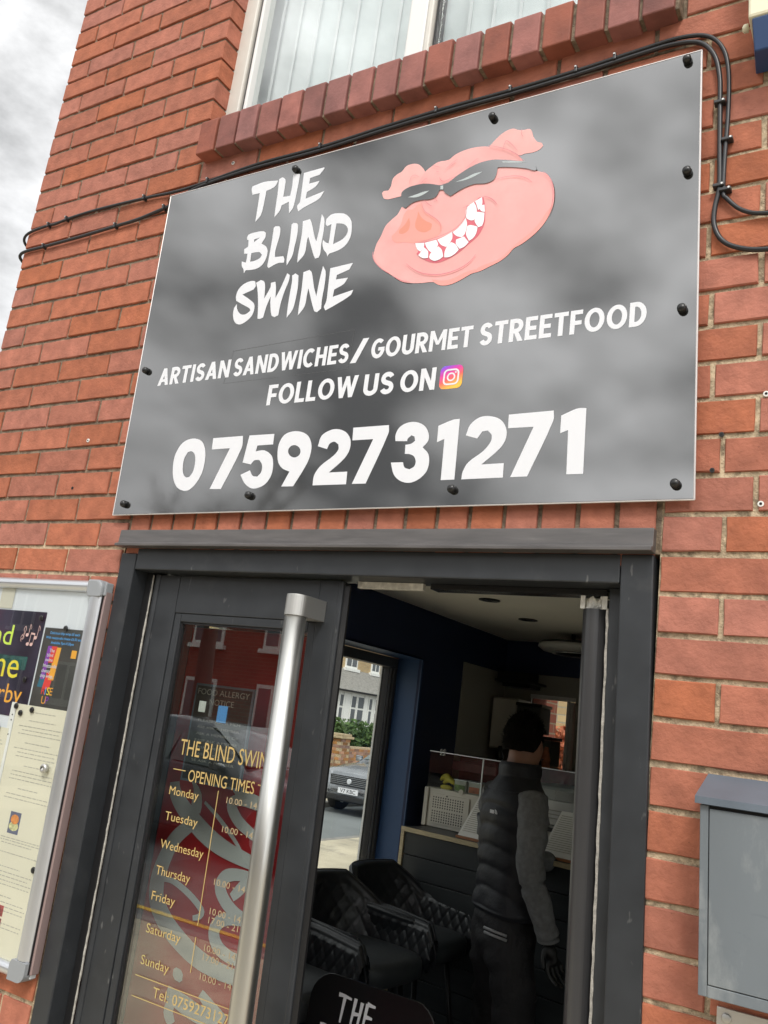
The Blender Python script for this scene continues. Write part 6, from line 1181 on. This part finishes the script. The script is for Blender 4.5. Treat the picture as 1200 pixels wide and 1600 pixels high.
    mb = MB(); mb.add(sc_([(-.50, 2.335, .60), (.50, 2.335, .60), (.54, 2.29, .80), (-.54, 2.29, .80)])+sc_([(-.50, 2.2, .60), (.50, 2.2, .60), (.54, 2.2, .80), (-.54, 2.2, .80)]), [(0, 1, 2, 3), (0, 1, 5, 4), (1, 2, 6, 5), (2, 3, 7, 6), (3, 0, 4, 7)]); gr = part('grille', mb, M['hole'], t)
    mb = MB()
    for i in range(5): z = .63+.035*i; mb.box(-.49*S, .49*S, (2.338-.0025*i*3.5)*S-.01, (2.345-.0025*i*3.5)*S, z*S, (z+.008)*S)
    part('grille_bar', mb, M['capgrey'], gr)
    mb = MB(); mb.lathe([(.055*S, 2.325*S), (.055*S, 2.352*S), (.045*S, 2.358*S)], (0, 0, .70*S), 'y', 16); part('badge', mb, M['lamp'], gr)
    mb = MB(); mb.box(-.66*S, .66*S, 2.05*S, 2.345*S, .29*S, .40*S); mb.box(-.80*S, .80*S, 1.95*S, 2.20*S, .26*S, .34*S); part('bumper', mb, M['tyre'], t, bev=.02)
    mb = MB(); mb.box(-.26*S, .26*S, 2.33*S, 2.352*S, .445*S, .555*S); pl_ = part('number_plate', mb, M['white'], t)
    mb = MB(); text(mb, 'V7 KBC', -.20*S, .465*S, .072*S, 2.3535*S, .40*S, bold=.01); mb.v = [(-x, y, z) for x, y, z in mb.v]; part('registration', mb, M['hole'], pl_)
    return t
car = make_car(M['carsilver'], 'silver car parked across the side road, seen through the side window', .88)
car.location = (-6.22, 14.75, ROAD); car.rotation_euler.z = R(180-3)
car2 = make_car(M['cardark'], 'dark car parked across the front road, mirrored in the door glass', .95)
car2.location = (-4.9, -7.4, ROAD); car2.rotation_euler.z = R(-90)

# ------------------------------------------------------------------ across the side road: walls, pier, hedge, bin, terrace
cubes = {}
def brick_block(name, x0, x1, y0, y1, z0, z1, label, cat, rowh=.075, bl=.225, limit=220):
    t = thing(name, ((x0+x1)/2, (y0+y1)/2, z0), label, cat); mb = MB(); mb.box(x0+.01, x1-.01, y0+.01, y1-.01, z0, z1-.005); part('mortar', mb, M['mortar'], t)
    if 'b' not in cubes:
        c = MB(); c.box(-.05, .0, -.107, .107, -.033, .033); cubes['b'] = c.mesh('course_brick', M['pbrick2'])
        c = MB(); c.box(-.107, .107, 0, .05, -.033, .033); cubes['f'] = c.mesh('end_brick', M['pbrick2'])
    n = int((z1-z0)/rowh); cnt_ = 0
    for i in range(n-1, -1, -1):
        z = z0+rowh*(i+.5); off = .1125*(i % 2)
        y = y0+.1075+off
        while y < y1-.09 and cnt_ < limit:
            o = link('brick', cubes['b'], t, Vector((x1, y, z))-Vector(t.location)); cnt_ += 1; y += bl
        x = x0+.1075+off
        while x < x1-.09 and cnt_ < limit: o = link('brick', cubes['f'], t, Vector((x, y0, z))-Vector(t.location)); cnt_ += 1; x += bl
    return t
M['pbrick2'] = mat('weathered_brick', (.34, .17, .095), .9, var=.25, vscale=7, bump=.4, bscale=60, objvar=.35)
pz = PAV
pier = brick_block('brick_pier', -9.95, -9.5, 17.15, 17.60, pz, -1.02, 'weathered brick gate pier with a stone cap across the side road', 'gate pier')
mb = MB(); mb.box(-10.02, -9.44, 17.08, 17.67, -1.018, -.96).box(-9.97, -9.49, 17.13, 17.62, -.959, -.90); part('cap', mb, mat('sand_stone', (.40, .32, .20), .9, var=.2, vscale=9), pier, bev=.01)
w1 = brick_block('garden_wall', -9.85, -9.62, 15.3, 17.145, pz, -1.44, 'low brick garden wall left of the gate pier', 'wall')
w2 = brick_block('garden_wall', -9.85, -9.62, 17.70, 21.4, pz, -1.20, 'taller brick garden wall right of the gate pier', 'wall')
bn = thing('wheelie_bin', (-10.2, 17.0, pz), 'green wheelie bin behind the low garden wall', 'bin')
mb = MB(); mb.hexa([(-10.40, 16.78, pz), (-10.0, 16.78, pz), (-10.0, 17.15, pz), (-10.40, 17.15, pz)], [(-10.48, 16.72, -1.20), (-9.94, 16.72, -1.20), (-9.94, 17.22, -1.20), (-10.48, 17.22, -1.20)]); part('body', mb, M['bin'], bn, bev=.02)
mb = MB(); mb.prism([(-10.50, -1.195), (-9.92, -1.195), (-9.95, -1.13), (-10.44, -1.10)], 16.70, 17.24); part('lid', mb, M['bin'], bn, bev=.015)
mb = foliage(9000, lambda r: (-10.55+r.uniform(-.45, .45), r.uniform(15.2, 21.5), -1.9+1.12*r.random()**.6+.10*math.sin(r.random()*9)+(.16 if r.random() < .3 else 0)), .07, 3)
hg = thing('hedge', (-10.6, 18.3, pz), 'green garden hedge behind the brick pier', 'hedge'); part('foliage', mb, M['leaf'], hg)
mb = MB()
for y in (15.8, 17.4, 19.0, 20.6): mb.tube([(-10.6, y, pz), (-10.55, y+.1, -1.1)], [.03, .01], 6)
part('stems', mb, M['bark'], hg)
mb = foliage(2600, lambda r: (-9.45+r.uniform(-.15, .18), r.uniform(15.2, 17.4), pz+.42*r.random()**1.3), .055, 8); solo('verge_plants', mb, M['leafy'], 'yellow green weeds along the foot of the garden wall', 'plants', kind='stuff')

def H14(y, z): return (-1.58+1.7*(y+1.58), -.436+1.7*(z+.436))
HX_ = -25.6
def terrace(k0, dy, lab):
    y0, _ = H14(23.15+dy, 0); y1, _ = H14(26.10+dy, 0); t = thing('terraced_house', (HX_, (y0+y1)/2, PAV), lab, 'house', 'terraced houses across the side road')
    mb = MB(); mb.box(HX_-6, HX_, y0, y1, PAV, 6.2); part('wall', mb, M['ybrick'], t)
    mb = MB(); mb.prism([(HX_-6.2, 6.2), (HX_+.2, 6.2), (HX_-3, 8.6)], y0, y1-.01, 'y') if 0 else mb.add([(HX_+.3, y0, 6.1), (HX_+.3, y1, 6.1), (HX_-3, y1, 8.6), (HX_-3, y0, 8.6), (HX_-6.3, y0, 6.1), (HX_-6.3, y1, 6.1)], [(0, 1, 2, 3), (3, 2, 5, 4), (0, 3, 4), (1, 5, 2)]); part('roof', mb, M['slate'], t)
    # lean-to slate roof over the bays
    _, ze = H14(0, .40); _, zt = H14(0, 1.13)
    mb = MB(); mb.prism([(HX_+.001, zt), (HX_+1.25, ze), (HX_+1.25, ze-.08), (HX_+.001, ze-.08)], 0, 1, 'y'); mb.v = [(a, y0 if b == 0 else y1, c) for a, b, c in mb.v]; part('lean_to_roof', mb, M['slate'], t)
    mb = MB(); mb.box(HX_+1.25, HX_+1.33, y0, y1, ze-.10, ze-.02); part('gutter', mb, M['blackmetal'], t)
    zb = H14(0, -.72)[1]; _, ztop = H14(0, .30)
    mb = MB(); mb.box(HX_+.9, HX_+1.0, y0, y1, zb-.9, ze-.1); part('bay_front', mb, M['wpaint'], t)
    zm = H14(0, -.18)[1]
    for a, b in ((23.50, 23.80), (23.91, 24.31), (24.65, 24.86), (25.07, 25.51), (25.73, 25.95)):
        a_, b_ = H14(a+dy, 0)[0], H14(b+dy, 0)[0]
        mb = MB(); mb.box(HX_+1.0, HX_+1.02, a_, b_, zm+.05, ztop-.15); f = part('window_pane', mb, M['pane'], t)
        if (a, b) != (25.07, 25.51): mb = MB(); mb.box(HX_+1.0, HX_+1.02, a_, b_, zb+.05, zm-.05); part('window_pane', mb, M['pane'], t)
        mb = MB(); mb.box(HX_+1.021, HX_+1.06, a_-.06, a_, zb, ztop).box(HX_+1.021, HX_+1.06, b_, b_+.06, zb, ztop); part('mullion', mb, M['wpaint'], t)
    a_, b_ = H14(25.09+dy, 0)[0], H14(25.49+dy, 0)[0]; zc = zm-.35
    mb = MB(); mb.prism([(a_, zb-.9), (b_, zb-.9), (b_, zc)]+[((a_+b_)/2+(b_-a_)/2*math.cos(R(q)), zc+.3*math.sin(R(q))) for q in range(15, 180, 15)]+[(a_, zc)], HX_+1.0, HX_+1.03, 'x'); part('arched_door', mb, M['pane'], t)
    for a, b in ((23.72, 24.50), (25.45, 26.05)):
        a_, b_ = H14(a+dy, 0)[0], H14(b+dy, 0)[0]; zs_ = H14(0, 1.17)[1]; zt_ = zs_+1.5
        mb = MB(); mb.box(HX_+.001, HX_+.05, a_, b_, zs_, zt_); wn = part('upper_window', mb, M['wpaint'], t)
        m_ = (a_+b_)/2
        for p, q in ((a_+.12, m_-.05), (m_+.05, b_-.12)): mb = MB(); mb.box(HX_+.051, HX_+.06, p, q, zs_+.12, zt_-.1); part('pane', mb, M['pane'], wn)
        mb = MB(); mb.box(HX_+.001, HX_+.18, a_-.15, b_+.15, zs_-.18, zs_-.001); part('sill', mb, M['wpaint'], wn)
    mb = MB(); mb.box(HX_-2, HX_-1.4, y1-.45, y1+.0, 7.2, 9.2); part('chimney', mb, M['ybrick'], t)
terrace(0, 0, 'buff brick terraced house with white bay frames straight through the side window')
terrace(0, -2.96, 'left-hand buff terraced house with white bays across the side road'); terrace(0, 2.96, 'right-hand buff terraced house with white bays across the side road')

# behind the shop: seen through the rear window
mb = MB(); mb.box(-3.6, 3.5, 12.0, 12.25, PAV, .6); solo('yard_wall', mb, M['ybrickx'], 'pale brick yard wall beyond the rear window', 'wall')
sh = thing('russet_shrub', (-.9, 9, PAV), 'shrub with orange russet leaves beyond the rear window', 'shrub')
part('foliage', foliage(3500, lambda r: (-.95+r.gauss(0, .45), 9+r.gauss(0, .3), -.62+r.gauss(0, .16)), .06, 5), M['leafr'], sh)
mb = MB(); mb.tube([(-.9, 9, PAV), (-.92, 9, -.6)], [.04, .015], 7); part('stem', mb, M['bark'], sh)
sh2 = thing('green_bush', (-.9, 8.5, PAV), 'low green bush under the russet shrub', 'bush'); part('foliage', foliage(2500, lambda r: (-.9+r.gauss(0, .5), 8.6+r.gauss(0, .25), -1.05+r.gauss(0, .14)), .05, 6), M['leafy'], sh2)
mb = MB(); mb.tube([(-.9, 8.5, PAV), (-.9, 8.6, -1.0)], [.03, .012], 6); part('stem', mb, M['bark'], sh2)

# ------------------------------------------------------------------ across the front road (mirrored in sign and door glass)
def house_front(x0, x1, mt, lab, h=3.0):
    t = thing('brick_house', ((x0+x1)/2, -18, PAV), lab, 'house', 'houses across the front road'); yb = -18
    mb = MB(); mb.box(x0, x1, yb-7, yb, PAV, h); part('wall', mb, M[mt], t)
    mb = MB(); mb.add([(x0, yb+.3, h-.02), (x1, yb+.3, h-.02), (x1, yb-3.5, h+2.2), (x0, yb-3.5, h+2.2), (x0, yb-7.3, h-.02), (x1, yb-7.3, h-.02)], [(0, 1, 2, 3), (3, 2, 5, 4), (0, 3, 4), (1, 5, 2)]); part('roof', mb, M['slate'], t)
    n = max(1, int((x1-x0)/2.6)); wd = (x1-x0)/n
    for i in range(n):
        cx = x0+wd*(i+.5)
        for zz in (-1.2, 1.1):
            mb = MB(); mb.box(cx-.6, cx+.6, yb+.001, yb+.06, zz, zz+1.3); wn = part('window', mb, M['wpaint'], t)
            for s in (-1, 1): mb = MB(); mb.box(cx+s*.29-.22, cx+s*.29+.22, yb+.061, yb+.07, zz+.1, zz+1.2); part('pane', mb, M['pane'], wn)
            mb = MB(); mb.box(cx-.7, cx+.7, yb+.001, yb+.15, zz-.12, zz-.001); part('sill', mb, M['wpaint'], wn)
house_front(-34, -19.5, 'rbrickx', 'red brick house far along the front road'); house_front(-19.4, -11.2, 'rbrickx', 'red brick house with white windows behind the street tree')
house_front(-11.1, -1.5, 'ybrickx', 'buff brick house across the front road, next to the red one'); house_front(-1.4, 9, 'ybrickx', 'buff brick house straight across the front road'); house_front(9.1, 20, 'rbrickx', 'red brick house to the right across the front road')
tr = thing('street_tree', (-9.3, -11.4, PAV), 'bare street tree with a dark trunk across the front road', 'tree')
mb = MB(); mb.tube([(-9.3, -11.4, PAV), (-9.25, -11.4, -.8), (-9.32, -11.4, .6), (-9.25, -11.4, 2.2)], [.24, .19, .16, .11], 12); part('trunk', mb, M['bark'], tr, smooth=True)
rnd = random.Random(12); mb = MB()
def branch(p, d, l_, r, k):
    q = p+d*l_; mb.tube([tuple(p), tuple(p+d*l_*.5+Vector((rnd.uniform(-.05, .05),)*3)), tuple(q)], [r, r*.8, r*.55], 6)
    if k:
        for _ in range(3): branch(q if rnd.random() < .6 else p+d*l_*.6, (d+Vector((rnd.uniform(-.8, .8), rnd.uniform(-.8, .8), rnd.uniform(-.1, .6)))).normalized(), l_*.72, r*.55, k-1)
for z in (.6, 1.4, 2.1): 
    for _ in range(2): branch(Vector((-9.28, -11.4, z)), Vector((rnd.uniform(-1, 1), rnd.uniform(-1, 1), .9)).normalized(), 1.1, .07, 3)
part('branches', mb, M['bark'], tr)
print('objects', len(col.objects), 'tris', sum(len(o.data.loop_triangles) or len(o.data.polygons)*2 for o in col.objects if o.type == 'MESH'))
